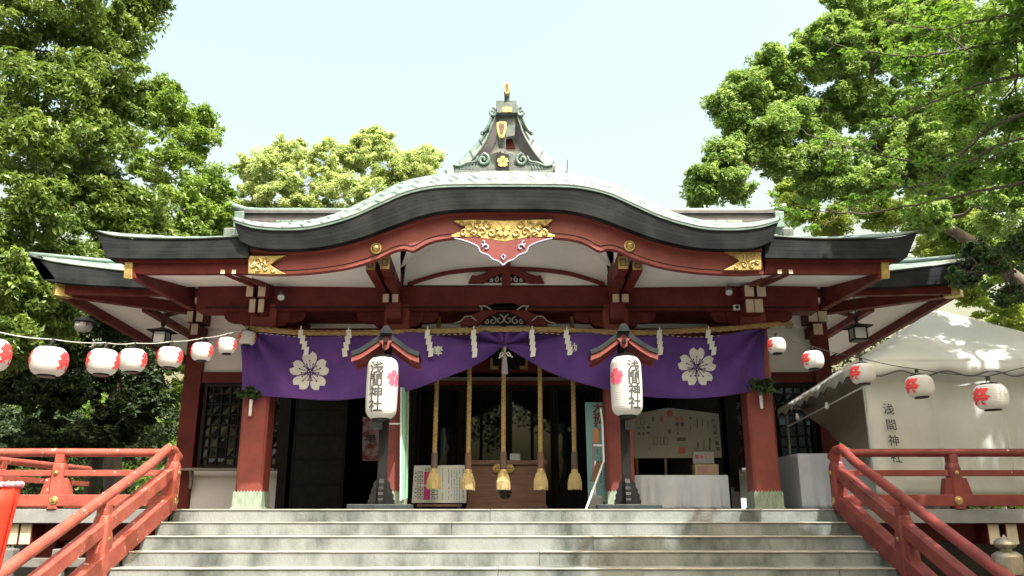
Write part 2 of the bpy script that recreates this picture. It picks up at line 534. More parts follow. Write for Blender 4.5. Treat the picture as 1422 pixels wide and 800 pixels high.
# ================================================================== ground and platform
g = MB().add([(-300,-300,0),(300,-300,0),(300,400,0),(-300,400,0)], [(0,1,2,3)]).build('ground', M['gravel'])
tag(g, kind='structure')
SX0, SX1 = -4.06, 4.13          # inner edges of the stair flight
HS, DS, YE = 0.150, 0.375, 10.40

st = empty('stone_staircase', (0, YE - 5*DS, 0), 'wide flight of weathered grey stone steps climbing to the shrine platform', 'steps')
rnd = random.Random(3)
for k in range(10):
    mb = MB()
    z1 = PL - k * HS
    y0 = YE - k * DS
    y1 = YE + 0.6 if k == 0 else y0 + DS + 0.02
    # each step is laid from long blocks with fine joints and a pale strip painting its sunlit edge
    xs = [SX0 - 0.12]
    while xs[-1] < SX1 + 0.1:
        xs.append(xs[-1] + rnd.uniform(3.5, 5.5))
    xs[-1] = SX1 + 0.12
    for a, b in zip(xs, xs[1:]):
        dz = rnd.uniform(-0.0025, 0.0025)
        mb.box(a + 0.002, b - 0.002, y0 + rnd.uniform(-.002,.002), y1, z1 - HS - 0.01, z1 + dz)
    so_ = mb.build('step', M['stone'], st, bevel=0.006)
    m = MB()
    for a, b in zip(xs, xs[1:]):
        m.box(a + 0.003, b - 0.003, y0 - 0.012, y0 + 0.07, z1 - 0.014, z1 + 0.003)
    m.build('sunlit_nosing', M['stone_sunlit_edge'], so_, bevel=0.007)

pf = MB().box(SX0 - 0.12, SX1 + 0.12, YE + 0.6, 14.55, 0, PL - 0.004).build('platform', M['stone'])
tag(pf, kind='structure')

# ================================================================== verandas
def veranda(sg, label):
    e = empty('veranda', (sg*6.5, 12.5, 0), label, 'veranda', 'side verandas of the shrine')
    x0, x1 = (-7.45, SX0 - 0.125) if sg < 0 else (SX1 + 0.125, 12.0)
    # floor boards, grey edge board, red beam below, cream beam ends, dark foundation
    MB().box(x0, x1, YE - 0.02, 14.5, PL - 0.06, PL - 0.002).build('deck', M['wood_grey'], e)
    MB().box(x0 - 0.01*0, x1, YE - 0.10, YE - 0.024, PL - 0.165, PL + 0.004).build('edge_board', M['stone_deck'], e, bevel=0.008)
    MB().box(x0, x1, YE + 0.25, YE + 0.45, PL - 0.38, PL - 0.07).build('beam', M['red'], e)
    bx = (P(20, 735, YE).x, P(38, 735, YE).x) if sg < 0 else (P(1378, 735, YE).x, P(1403, 735, YE).x)
    for b in bx:
        m = MB(); m.box(b - 0.075, b + 0.075, YE - 0.02, YE + 1.2, PL - 0.42, PL - 0.17)
        o = m.build('joist', M['red'], e, bevel=0.006)
        m = MB(); m.box(b - 0.065, b + 0.065, YE - 0.030, YE - 0.021, PL - 0.412, PL - 0.178)
        m.build('painted_end', M['beam_end'], o)
    for xx in ((x0+0.3), (x0+x1)/2, x1-0.5):
        MB().box(xx-0.11, xx+0.11, YE+0.30, YE+0.52, 0.12, PL-0.38).build('post', M['red'], e)
        MB().lathe([(0.24,0),(0.24,0.08),(0.18,0.13)], xx, YE+0.41, 16).build('stone_foot', M['stone_dark'], e)
    return e
veranda(-1, 'grey-edged wooden veranda left of the stone steps, beneath the faded orange-red rail')
veranda(1, 'grey-edged wooden veranda right of the stone steps, in front of the white tent')
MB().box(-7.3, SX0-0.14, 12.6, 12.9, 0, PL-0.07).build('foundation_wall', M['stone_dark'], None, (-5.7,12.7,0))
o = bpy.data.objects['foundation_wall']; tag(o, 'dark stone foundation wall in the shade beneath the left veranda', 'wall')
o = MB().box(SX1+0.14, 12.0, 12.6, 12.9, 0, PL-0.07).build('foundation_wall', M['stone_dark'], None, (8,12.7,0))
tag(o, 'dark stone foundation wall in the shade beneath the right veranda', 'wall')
# grey stone fence standing below the left veranda
sf = empty('stone_fence', (-4.9, 9.6, 0), 'low grey stone post and rail fence half hidden below the left veranda', 'fence')
for i in range(7):
    x = -8.0 + i * 0.58
    MB().box(x-0.07, x+0.07, 9.65, 9.79, 0, 1.06).build('post', M['stone_dark'], sf, bevel=0.012)
MB().box(-8.3, -4.4, 9.68, 9.76, 0.86, 0.96).build('rail', M['stone_dark'], sf, bevel=0.008)
MB().box(-8.3, -4.4, 9.68, 9.76, 0.42, 0.52).build('rail', M['stone_dark'], sf, bevel=0.008)

# ================================================================== railings
def rail_post(e, x, y, z, mat, h=0.62, wdt=0.155, flare=True, alongy=False):
    """short post with a rounded head, a neck and a saddle that carries the round handrail"""
    m = MB()
    a = wdt / 2
    prof = [(a, 0), (a, h*0.72), (a*0.98, h*0.80), (a*0.86, h*0.87), (a*0.55, h*0.93)]
    vs = []; fs = []
    for r, zz in prof:
        c = r * 0.35
        for px_, py_ in ((-r+c,-r),(r-c,-r),(r,-r+c),(r,r-c),(r-c,r),(-r+c,r),(-r,r-c),(-r,-r+c)):
            vs.append((x+px_, y+py_, z+zz))
    for i in range(len(prof)-1):
        for k in range(8):
            fs.append((i*8+k, i*8+(k+1)%8, (i+1)*8+(k+1)%8, (i+1)*8+k))
    fs.append(tuple(range(8))); fs.append(tuple(32+k for k in range(8)))
    m.add(vs, fs)
    m.box(x-0.055, x+0.055, y-0.06, y+0.06, z+h*0.90, z+h+0.04)
    if flare:       # splayed cheeks at the foot of an intermediate post
        if alongy:
            pts = [(x-0.05, y-0.22, z+0.10), (x-0.05, y+0.22, z+0.10), (x-0.05, y+0.12, z+h*0.60), (x-0.05, y-0.12, z+h*0.60)]
            m.prism(pts, (0.10,0,0))
        else:
            pts = [(x-0.20, y-0.055, z+0.10), (x+0.20, y-0.055, z+0.10), (x+0.13, y-0.055, z+h*0.60), (x-0.13, y-0.055, z+h*0.60)]
            m.prism(pts, (0, 0.11, 0))
    return m.build('post', mat, e, bevel=0.006)

def stud(e, x, y, z, r, axis='y', sg=-1):
    m = MB()
    prof = [(r, 0), (r*0.96, 0.006), (r*0.80, 0.010), (r*0.74, 0.006), (r*0.55, 0.016), (r*0.2, 0.022)]
    vs = []; fs = []
    n = 16
    for q, t in prof:
        for k in range(n):
            a = 2*PI*k/n
            if axis == 'y': vs.append((x+q*math.cos(a), y+sg*t, z+q*math.sin(a)))
            else: vs.append((x+sg*t, y+q*math.cos(a), z+q*math.sin(a)))
    for i in range(len(prof)-1):
        for k in range(n):
            fs.append((i*n+k, i*n+(k+1)%n, (i+1)*n+(k+1)%n, (i+1)*n+k))
    fs.append(tuple(5*n+k for k in range(n)))
    m.add(vs, fs)
    return m.build('stud', M['gold'], e, smooth=True)

YR = 10.36
def veranda_rail(sg, mat, label):
    x0 = SX0 - 0.13 if sg < 0 else SX1 + 0.02
    xe = -7.35 if sg < 0 else 11.8
    e = empty('veranda_railing', (sg*5.6, YR, PL), label, 'railing', 'railings along the veranda fronts')
    zt = P(78, 629, YR).z
    MB().tube([(x0 - sg*0.0, YR, zt), ((x0+xe)/2, YR, zt+0.004), (xe, YR, zt)], 0.052, 14).build('handrail', mat, e, smooth=2)
    MB().box(x0, xe, YR-0.035, YR+0.035, PL+0.40, PL+0.475).build('middle_rail', mat, e, bevel=0.006)
    MB().box(x0, xe, YR-0.075, YR+0.075, PL+0.035, PL+0.175).build('bottom_rail', mat, e, bevel=0.008)
    xp = sg*5.60 + 0.0
    step = 0
    while abs(xp) < abs(xe) + 0.1:
        rail_post(e, xp, YR, PL+0.0, mat, h=zt-PL-0.06)
        stud(e, xp, YR-0.085, PL+0.44, 0.028)
        stud(e, xp - sg*0.02, YR-0.078, PL+0.105, 0.052)
        xp += sg * 1.55
    if sg < 0:    # the rail turns the corner and runs back along the side
        s = empty('veranda_railing', (-7.3, 12.5, PL), 'faded red railing running back along the outer side of the left veranda', 'railing', 'railings along the veranda fronts')
        MB().tube([(-7.3, YR, zt), (-7.3, 14.4, zt)], 0.052, 14).build('handrail', mat, s, smooth=2)
        MB().box(-7.335, -7.265, YR, 14.4, PL+0.40, PL+0.475).build('middle_rail', mat, s, bevel=0.006)
        MB().box(-7.375, -7.225, YR, 14.4, PL+0.035, PL+0.175).build('bottom_rail', mat, s, bevel=0.008)
        for yy in (11.9, 13.4):
            rail_post(s, -7.3, yy, PL, mat, h=zt-PL-0.06, alongy=True)
    return e
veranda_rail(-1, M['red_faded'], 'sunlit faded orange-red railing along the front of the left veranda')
veranda_rail(1, M['red_shade'], 'shade-darkened red railing along the front of the right veranda, in front of the white tent')

def stair_rail(sg, mat, label):
    x = SX0 - 0.13 if sg < 0 else SX1 + 0.02
    e = empty('stair_railing', (x, 8.7, 0), label, 'railing', 'railings down both sides of the steps')
    sl = HS / DS
    zt = PL + 0.71
    yb = 6.75
    # corner post at the top
    rail_post(e, x, YR, PL-0.02, mat, h=0.66, wdt=0.175, flare=False)
    for yy in (8.75, 7.1):
        zb = PL - (YE - yy) * sl
        rail_post(e, x, yy, zb - 0.05, mat, h=0.72, wdt=0.165, flare=False)
        m = MB().prism([(x-0.055, yy-0.21, zb-0.04-0.21*sl), (x-0.055, yy+0.21, zb-0.04+0.21*sl), (x-0.055, yy+0.13, zb+0.42), (x-0.055, yy-0.13, zb+0.34)], (0.11,0,0))
        m.build('cheek', mat, e, bevel=0.006)
        stud(e, x - sg*0.075, yy, zb+0.36, 0.03, 'x', -sg)
    pts = catmull([(x, yb, zt + 0.02 - (YR - 0.1 - yb)*sl), (x, 8.5, zt+0.02 - (YR-0.1-8.5)*sl), (x, 9.9, zt+0.02-(YR-0.1-9.9)*sl), (x, 10.12, zt+0.01), (x, YR, zt+0.0), (x, YR+0.14, zt-0.07)], 24)
    MB().tube(pts, 0.055, 14).build('handrail', mat, e, smooth=2)
    m = MB()   # broad middle rail, follows the slope then turns level at the corner post
    def zs(y, off): return PL + off - (YE - y) * sl
    m.prism([(x-0.06, yb, zs(yb,0.40)), (x-0.06, 10.08, zs(10.08,0.40)), (x-0.06, YR-0.06, PL+0.40), (x-0.06, YR-0.06, PL+0.50), (x-0.06, 10.04, zs(10.08,0.40)+0.14), (x-0.06, yb, zs(yb,0.54))], (0.12,0,0))
    m.build('middle_rail', mat, e, bevel=0.008)
    m = MB()
    m.prism([(x-0.075, yb, zs(yb,-0.03)), (x-0.075, YR-0.05, zs(YR,-0.03)), (x-0.075, YR-0.05, zs(YR,0.19)), (x-0.075, yb, zs(yb,0.19))], (0.15,0,0))
    m.build('stringer', mat, e, bevel=0.008)
    stud(e, x - sg*0.09, YR, PL+0.44, 0.030, 'x', -sg)
    stud(e, x - sg*0.09, YR, PL+0.10, 0.050, 'x', -sg)
    return e
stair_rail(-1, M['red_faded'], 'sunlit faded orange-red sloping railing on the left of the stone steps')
stair_rail(1, M['red_shade'], 'shade-darkened red sloping railing on the right of the stone steps')

# bronze topped newel at the foot of the right railing
pn = P(1401, 790, 7.2)
ng = empty('newel_post', (pn.x, 7.2, 0), 'red newel post with onion-shaped bronze cap, lower right corner', 'post')
MB().lathe([(0.105,0),(0.105,pn.z-0.03)], pn.x, 7.2, 24).build('post', M['red_shade'], ng, smooth=2)
zb = P(1401, 797, 7.2).z
s_ = pxm(1400, 770, 7.2)
prof = [(21,0),(21,22),(20,25),(14,29),(8,30.5),(8,33),(13,35),(16,39),(14.5,43),(9,46.5),(3,49),(0.5,52)]
MB().lathe([(r*s_*0.92, zb+z*s_) for r, z in prof], pn.x, 7.2, 28).build('bronze_cap', M['bronze'], ng, smooth=2)

# ================================================================== the hall
hall = empty('shrine_hall', (0, 15, PL), 'red and white shrine hall with a curved copper roof above the stone steps', 'shrine')
YH = 14.6                        # front wall line
YK = 11.9                        # line of the porch pillars
XW = 5.85
zsill = P(320, 650, YH).z
zlint = P(320, 532, YH).z
zfr = P(320, 517, YH).z
ztop = P(300, 425, YH).z

# corner posts and bay posts
def hpost(x0, x1, mat='red', z1=None):
    return MB().box(x0, x1, YH-0.06, YH+0.25, PL-0.03, z1 or ztop+0.3).build('post', M[mat], hall, bevel=0.01)
xl0, xl1 = P(243, 650, YH).x, P(268, 650, YH).x
hpost(xl0, xl1); hpost(-xl1, -xl0)
wl1 = P(390, 600, YH).x          # right end of the window bay
for sg in (-1, 1):
    def bx(a, b): return (a, b) if sg < 0 else (-b, -a)
    # plaster below the sill, panel above the lintel, lintel beam, upper beam, window
    a, b = bx(xl1+0.002, wl1)
    MB().box(a, b, YH+0.02, YH+0.12, PL-0.02, zsill-0.03).build('lower_wall_panel', M['plaster'], hall)
    MB().box(a, b, YH-0.03, YH+0.16, zlint, zfr).build('lintel', M['red'], hall, bevel=0.008)
    MB().box(a, b, YH+0.03, YH+0.11, zfr+0.002, ztop).build('upper_wall_panel', M['plaster'], hall)
    m = MB()
    a2, b2 = (xl0-0.15, wl1) if sg < 0 else (-wl1, -xl0+0.15)
    m.box(a2, b2, YH-0.24, YH-0.065, zsill-0.055, zsill-0.012)
    sh = m.build('window_shelf', M['wood_grey'], hall, bevel=0.006)
    xb = P(263, 660, YH-0.2).x * (1 if sg < 0 else -1)
    m = MB().prism([(xb-0.02, YH-0.20, zsill-0.056), (xb-0.02, YH-0.07, zsill-0.056), (xb-0.02, YH-0.07, zsill-0.36), (xb-0.02, YH-0.12, zsill-0.34), (xb-0.02, YH-0.13, zsill-0.20)], (0.04,0,0))
    m.build('shelf_bracket', M['wood_grey'], sh)
    # window: frame > lattice, glass
    fr = MB()
    wa, wb = (xl1+0.06, wl1) if sg < 0 else (-wl1, -xl1-0.06)
    z0, z1 = zsill-0.008, zlint-0.004
    fr.box(wa, wb, YH+0.0, YH+0.08, z0, z0+0.07); fr.box(wa, wb, YH+0.0, YH+0.08, z1-0.06, z1)
    for xx in (wa, (wa+wb)/2-0.03, wb-0.06):
        fr.box(xx, xx+0.06, YH-0.005, YH+0.085, z0+0.002, z1-0.002)
    fo = fr.build('window', M['dark'], hall)
    la = MB()
    n = 9
    for i in range(1, n):
        xx = wa + (wb-wa)*i/n
        la.box(xx-0.011, xx+0.011, YH+0.02, YH+0.045, z0+0.07, z1-0.06)
    for i in range(1, 8):
        zz = z0 + (z1-z0)*i/8
        la.box(wa, wb, YH+0.022, YH+0.043, zz-0.011, zz+0.011)
    la.build('lattice', M['dark'], fo)
    gm = MB(); rr = random.Random(5+sg)
    for i in range(n):
        for j in range(8):
            xa, xb_ = wa+(wb-wa)*i/n, wa+(wb-wa)*(i+1)/n
            za, zb_ = z0+(z1-z0)*j/8, z0+(z1-z0)*(j+1)/8
            t = [rr.uniform(-0.006, 0.006) for _ in range(4)]
            gm.add([(xa,YH+0.058+t[0],za),(xb_,YH+0.058+t[1],za),(xb_,YH+0.058+t[2],zb_),(xa,YH+0.058+t[3],zb_)], [(0,1,2,3)])
    gm.build('pane', M['glass_dark'], fo)
    dx = wl1 if sg < 0 else -wl1
    MB().box(dx, dx+sg*-0.16, YH-0.04, YH+0.2, PL-0.02, zfr).build('door_post', M['dark'], hall)

# side and back walls, interior
for sg in (-1, 1):
    xo = sg*5.80
    MB().box(xo-0.08, xo+0.08, YH+0.26, 22.0, PL-0.02, ztop+0.2).build('side_wall', M['plaster'], hall)
    for yy in (17.0, 19.5, 21.9):
        MB().box(xo-0.13, xo+0.13, yy-0.13, yy+0.13, PL-0.02, ztop+0.3).build('post', M['red'], hall)
    MB().box(xo-0.11, xo+0.11, YH+0.26, 21.7, zlint, zfr).build('side_beam', M['red'], hall)
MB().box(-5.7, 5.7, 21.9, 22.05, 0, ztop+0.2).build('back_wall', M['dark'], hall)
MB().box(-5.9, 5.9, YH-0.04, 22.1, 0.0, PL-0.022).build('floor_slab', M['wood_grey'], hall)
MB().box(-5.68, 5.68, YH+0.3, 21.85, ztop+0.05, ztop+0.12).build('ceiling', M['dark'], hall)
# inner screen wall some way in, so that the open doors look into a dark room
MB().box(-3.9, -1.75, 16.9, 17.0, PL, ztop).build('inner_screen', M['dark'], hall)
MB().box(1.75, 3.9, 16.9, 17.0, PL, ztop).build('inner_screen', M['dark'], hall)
# frieze over the doors
MB().box(wl1, -wl1, YH+0.02, YH+0.14, zfr+0.0, ztop).build('frieze', M['red'], hall)
zg = P(700, 526, YH).z
m = MB(); m.box(wl1+0.17, -wl1-0.17, YH-0.05, YH+0.15, zg-0.12, zg+0.0)
m.build('door_head', M['red'], hall)
MB().box(-1.75, 1.75, YH-0.075, YH-0.052, zg-0.04, zg+0.02).build('door_track', M['wood_grey'], hall)
# centre bay: glass sliding doors
for i in range(4):
    xa = -1.66 + i*0.83; xb_ = xa+0.83
    yy = YH + (0.02 if i in (0,3) else 0.07)
    dm = MB()
    for (p, q, r_, s2) in ((xa,xa+0.07,PL,zg-0.12),(xb_-0.07,xb_,PL,zg-0.12)):
        dm.box(p, q, yy, yy+0.04, r_, s2)
    dm.box(xa+0.07, xb_-0.07, yy+0.002, yy+0.038, PL, PL+0.30)
    dm.box(xa+0.07, xb_-0.07, yy+0.002, yy+0.038, zg-0.20, zg-0.12)
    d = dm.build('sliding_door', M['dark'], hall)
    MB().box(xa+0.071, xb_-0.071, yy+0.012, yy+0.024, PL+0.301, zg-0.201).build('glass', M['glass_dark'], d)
for sg in (-1, 1):
    MB().box(sg*1.72-0.07, sg*1.72+0.07, YH-0.06, YH+0.18, PL, zg-0.13).build('post', M['dark'], hall)
    # slid open dark panel doors of the side bays
    xa, xb_ = (-3.85, -2.9) if sg < 0 else (2.9, 3.85)
    m = MB().box(xa, xb_, YH+0.05, YH+0.09, PL, zg-0.13)
    d = m.build('panel_door', M['black'], hall)
    m = MB()
    for i in range(1, 5):
        zz = PL + (zg-0.13-PL)*i/5
        m.box(xa+0.02, xb_-0.02, YH+0.038, YH+0.051, zz-0.02, zz+0.02)
    m.box(xa+0.0, xa+0.05, YH+0.036, YH+0.052, PL, zg-0.14); m.box(xb_-0.05, xb_, YH+0.036, YH+0.052, PL, zg-0.14)
    m.build('door_rails', M['dark'], d)
# name plaque over the door, mostly hidden by the curtain
pq = MB().pxprism([(682,478),(732,478),(731,513),(682,513)], YH-0.16, 0.05).build('plaque', M['black'], hall, bevel=0.01)
for s_ in ([(681,497),(684,497),(685,508),(692,508),(692,513),(681,513)], [(733,497),(730,497),(729,508),(722,508),(722,513),(733,513)]):
    MB().pxprism(s_, YH-0.17, 0.02).build('gilt_corner', M['gold'], pq)

# ---- porch pillars
pil_x = [-3.66, -1.70, 1.76, 3.72]
pil_x = [P(343.5,690,YK).x, P(541,690,YK).x, P(864,690,YK).x, P(1067.5,690,YK).x]
zkb = P(700, 431, YK).z          # underside of the porch beam
zkt = P(700, 397, YK).z
for i, x in enumerate(pil_x):
    hw = 0.195
    m = MB()
    c = 0.035
    vs = []
    for zz in (PL, zkb+0.1):
        for a, b in ((-hw+c,-hw),(hw-c,-hw),(hw,-hw+c),(hw,hw-c),(hw-c,hw),(-hw+c,hw),(-hw,hw-c),(-hw,-hw+c)):
            vs.append((x+a, YK+hw+b, zz))
    fs = [(k, (k+1)%8, 8+(k+1)%8, 8+k) for k in range(8)] + [tuple(range(8)), tuple(range(8,16))]
    m.add(vs, fs)
    p_ = m.build('pillar', M['red_pillar'], hall)
    # patinated sleeve with a toothed top edge round the foot
    m = MB(); h = 0.27; w2 = hw + 0.012
    for side in range(4):
        nt_ = 9
        for t in range(nt_):
            u0, u1 = -w2 + 2*w2*t/nt_, -w2 + 2*w2*(t+1)/nt_
            um = (u0+u1)/2
            q = [(u0,0),(u1,0),(u1,h-0.03),(um,h),(u0,h-0.03)]
            def place(u, z):
                if side == 0: return (x+u, YK+hw-w2, PL+z)
                if side == 1: return (x+u, YK+hw+w2, PL+z)
                if side == 2: return (x-w2, YK+hw+u, PL+z)
                return (x+w2, YK+hw+u, PL+z)
            m.add([place(u,z) for u, z in q], [(0,1,2,3,4)])
    m.build('foot_sleeve', M['sleeve'], p_)
    MB().box(x-hw-0.03, x+hw+0.03, YK-0.03, YK+2*hw+0.03, PL-0.002, PL+0.035).build('foot_plate', M['sleeve'], p_, bevel=0.006)
    # bracket set on the pillar: block, boat shaped arms
    ob = zkb
    m = MB()
    for (wd, dy, y0o) in ((0.62, 0.11, 0.10), (0.40, 0.16, 0.075)):
        pts = []
        zt_ = ob - 0.002; zb_ = ob - 0.17 if wd > 0.5 else ob - 0.24
        for t in range(9):
            a = PI/2 * t/8
            pts.append((x - wd + 0.18*(1-math.sin(a)) , YK+y0o, zt_ - (zt_-zb_)*(1-math.cos(a))))
        pr = [(x-wd, YK+y0o, zt_)] + [(x-wd+0.16*(1-math.cos(PI/2*t/6))+0.0, YK+y0o, zt_-0.06-(zt_-zb_-0.06)*math.sin(PI/2*t/6)) for t in range(7)]
        pr2 = [(2*x-q[0], q[1], q[2]) for q in reversed(pr)]
        m.prism(pr + pr2, (0, dy, 0))
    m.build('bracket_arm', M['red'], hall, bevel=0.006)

# ---- porch beams
xb0 = P(262, 412, YK).x
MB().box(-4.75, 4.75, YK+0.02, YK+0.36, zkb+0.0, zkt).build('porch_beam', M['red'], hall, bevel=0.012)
MB().box(-4.6, 4.6, YK+0.0, YK+0.018, zkb+0.04, zkb+0.055).build('beam_groove', M['dark'], hall)
zt2 = P(700, 453, YK).z
MB().box(-3.7, 3.7, YK+0.06, YK+0.30, zt2-0.20, zt2-0.02).build('tie_beam', M['red'], hall, bevel=0.01)
# plaster infill between beam and tie beam, set back
zz0, zz1 = P(700, 452, YH-0.25).z, P(700, 418, YH-0.25).z
MB().box(-5.6, 5.6, YH-0.12, YH-0.02, zz0, zz1+0.3).build('frieze_plaster', M['plaster'], hall)
MB().box(-5.6, 5.6, YH-0.20, YH-0.125, zz1-0.06, zz1+0.35).build('frieze_beam', M['red'], hall)
for x in [-4.5, -2.6, -0.85, 0.85, 2.6, 4.5]:      # rounded bracket arms of the hall behind
    m = MB()
    zt_ = zz1 - 0.062
    pr = [(x-0.62, YH-0.30, zt_)] + [(x-0.62+0.22*(1-math.cos(PI/2*t/6)), YH-0.30, zt_-0.05-0.16*math.sin(PI/2*t/6)) for t in range(7)]
    pr2 = [(2*x-q[0], q[1], q[2]) for q in reversed(pr)]
    m.prism(pr+pr2, (0,0.16,0))
    m.build('bracket_arm', M['dark'], hall)
MB().box(-4.7, 4.7, YK+0.36, YH-0.2, zkt-0.02, zkt+0.03).build('porch_ceiling', M['red'], hall)
# curved tie beams from pillars back to the hall
for x in pil_x:
    MB().bar((x, YK+0.38, zkb+0.05), (x, YH-0.2, zkb+0.22), 0.2, 0.26).build('rainbow_beam', M['red'], hall, bevel=0.01)

# ---- centre carvings on the beam (frog leg struts)
def frogleg(xc, y0, y1, wd, Y, carve=True):
    H = y0 - y1
    half = [(0, y1), (wd*0.10, y1), (wd*0.22, y1+H*0.18), (wd*0.30, y1+H*0.42), (wd*0.40, y1+H*0.55), (wd*0.45, y1+H*0.50), (wd*0.47, y1+H*0.72), (wd*0.5, y0)]
    pts = [(xc - a, b) for a, b in reversed(half)] + [(xc + a, b) for a, b in half[1:]]
    inner = [(xc + wd*0.30, y0), (xc + wd*0.20, y0-H*0.35), (xc+wd*0.06, y0-H*0.62), (xc-wd*0.06, y0-H*0.62), (xc-wd*0.20, y0-H*0.35), (xc-wd*0.30, y0)]
    o = MB().pxprism(pts + inner, Y, 0.10).build('frog_leg_strut', M['red'], hall, bevel=0.004)
    m = MB()
    m.pxprism([(xc-wd*0.27, y0), (xc-wd*0.18, y0-H*0.33), (xc-wd*0.05, y0-H*0.58), (xc+wd*0.05, y0-H*0.58), (xc+wd*0.18, y0-H*0.33), (xc+wd*0.27, y0)], Y+0.06, 0.02)
    m.build('carving_ground', M['dark'], o)
    m = MB()
    for sg in (-1, 1):
        for k, r in ((0.05, H*0.22), (0.13, H*0.18), (0.20, H*0.12)):
            m.tube(spiral(xc+sg*wd*k, y0-H*(0.30-0.7*k), r, 1.1, PI/2, sg, Y+0.045), 0.012, 5)
    m.build('carving', M['carve'], o)
    return o
frogleg(703, 392.5, 371, 106, YK-0.02)
fo = frogleg(700, 452, 421, 122, YK+0.02)
m = MB()
for sg in (-1, 1):   # pale outline scrolls above the strut
    m.tube([P(700+sg*18, 430, YK-0.0), P(700+sg*26, 425, YK-0.0), P(700+sg*34, 425, YK), P(700+sg*30, 430, YK)], 0.012, 6)
    m.tube([P(700+sg*38, 446, YK), P(700+sg*46, 439, YK), P(700+sg*54, 440, YK), P(700+sg*60, 446, YK), P(700+sg*72, 450, YK)], 0.010, 6)
m.build('outline_scrolls', M['carve'], fo, smooth=True)

# ---- tympanum under the curved gable: plaster, arch rib, king post
top = [(585,336),(611,326),(640,322),(703,318)]
tp = top + mir(top)[1:]
MB().pxprism([(560,396),(566,346)] + tp + [(840,346),(846,396)], YK+0.06, 0.05).build('tympanum', M['plaster'], hall)
a = catmull([P(x,y,YK-0.0) for x, y in [(566,392),(590,384),(620,376),(660,371.5),(703,370),(746,371.5),(786,376),(816,384),(840,392)]], 40)
b = [q - Vector((0,0,0.055)) for q in a]
MB().ribbon(a, b, (0,0.1,0)).build('arch_rib', M['red'], hall)
MB().pxprism([(697,362),(709,362),(709,397),(697,397)], YK-0.03, 0.10).build('king_post', M['red'], hall)

# ---- projecting arms of the inner pillars with gilt ends, and painted beam ends
YA = 10.62
for cx_ in (0, 1):
    for k, (xa, xb_, ya, yb_, mt) in enumerate((((528,541.5,356,371.5,'gold')), ((508,521.5,363,373,'gold')))):
        if cx_: xa, xb_ = 1400-xb_, 1400-xa
        p0, p1 = P(xa, yb_, YA), P(xb_, ya, YA)
        m = MB().box(p0.x, p1.x, YA+0.004, YK+0.02, p0.z-0.04, p1.z+0.12)
        if k == 0: m.box(p0.x+0.005, p1.x-0.005, YA+0.35, YK, p0.z-0.10, p0.z-0.041)
        o = m.build('bracket_beam', M['red'], hall, bevel=0.006)
        m = MB().box(p0.x, p1.x, YA-0.008, YA+0.003, p0.z-0.02, p1.z)
        q = m.build('gilt_end', M['gold'], o, bevel=0.003)
        xm, zm = (p0.x+p1.x)/2, (p0.z+p1.z)/2-0.01
        m = MB()
        w3, h3 = (p1.x-p0.x)*0.28, (p1.z-p0.z)*0.32
        m.box(xm-w3, xm+w3, YA-0.014, YA-0.009, zm-h3, zm-h3+0.012); m.box(xm-w3, xm+w3, YA-0.014, YA-0.009, zm+h3-0.012, zm+h3)
        m.box(xm-w3, xm-w3+0.012, YA-0.014, YA-0.009, zm-h3, zm+h3); m.box(xm+w3-0.012, xm+w3, YA-0.014, YA-0.009, zm-h3, zm+h3)
        m.build('engraved_square', M['gable_dark'], q)
ends = [(531,540.5,408,420,0.30),(544,553.5,408,420,0.30)]
ends_o = [(341,352.5,396,412,0.34),(357.5,369.5,396,412,0.34),(345,355.5,415,434,0.26),(357.5,367.5,415,434,0.26)]
for (xa, xb_, ya, yb_, dd) in ends + ends_o:
    for mi in (0, 1):
        if mi: xa, xb_ = 1406-xb_-2, 1406-xa-2
        Yf = YK - dd
        p0, p1 = P(xa, yb_, Yf), P(xb_, ya, Yf)
        o = MB().box(p0.x-0.004, p1.x+0.004, Yf+0.003, YK+0.1, p0.z-0.004, p1.z+0.004).build('beam_nose', M['red'], hall, bevel=0.004)
        MB().box(p0.x+0.004, p1.x-0.004, Yf-0.003, Yf+0.002, p0.z+0.004, p1.z-0.004).build('painted_end', M['beam_end'], o)
# curved nosing under the inner pillar heads
for xc in (546, 858):
    m = MB()
    p = P(xc, 425, YK-0.25)
    pr = [(p.x-0.11, YK-0.26, p.z+0.06), (p.x-0.11, YK-0.25, p.z-0.05), (p.x-0.11, YK-0.16, p.z-0.16), (p.x-0.11, YK-0.02, p.z-0.22), (p.x-0.11, YK+0.05, p.z-0.22), (p.x-0.11, YK+0.05, p.z+0.06)]
    m.prism(pr, (0.22,0,0))
    m.build('elephant_nose', M['red'], hall, bevel=0.006)
# brackets on the hall corner posts
for sg in (-1, 1):
    for (xa, xb_, ya, yb_) in ((258,269,432,447),(271.5,283,432,447),(264,276,449.5,465)):
        if sg > 0: xa, xb_ = 1406-xb_, 1406-xa
        p0, p1 = P(xa, yb_, YH-0.5), P(xb_, ya, YH-0.5)
        o = MB().box(p0.x, p1.x, YH-0.5, YH-0.06, p0.z, p1.z).build('beam_nose', M['red'], hall, bevel=0.004)
        MB().box(p0.x+0.006, p1.x-0.006, YH-0.506, YH-0.501, p0.z+0.006, p1.z-0.006).build('painted_end', M['beam_end'], o)

# ================================================================== roofs
YF = 10.30                       # front face of the eave
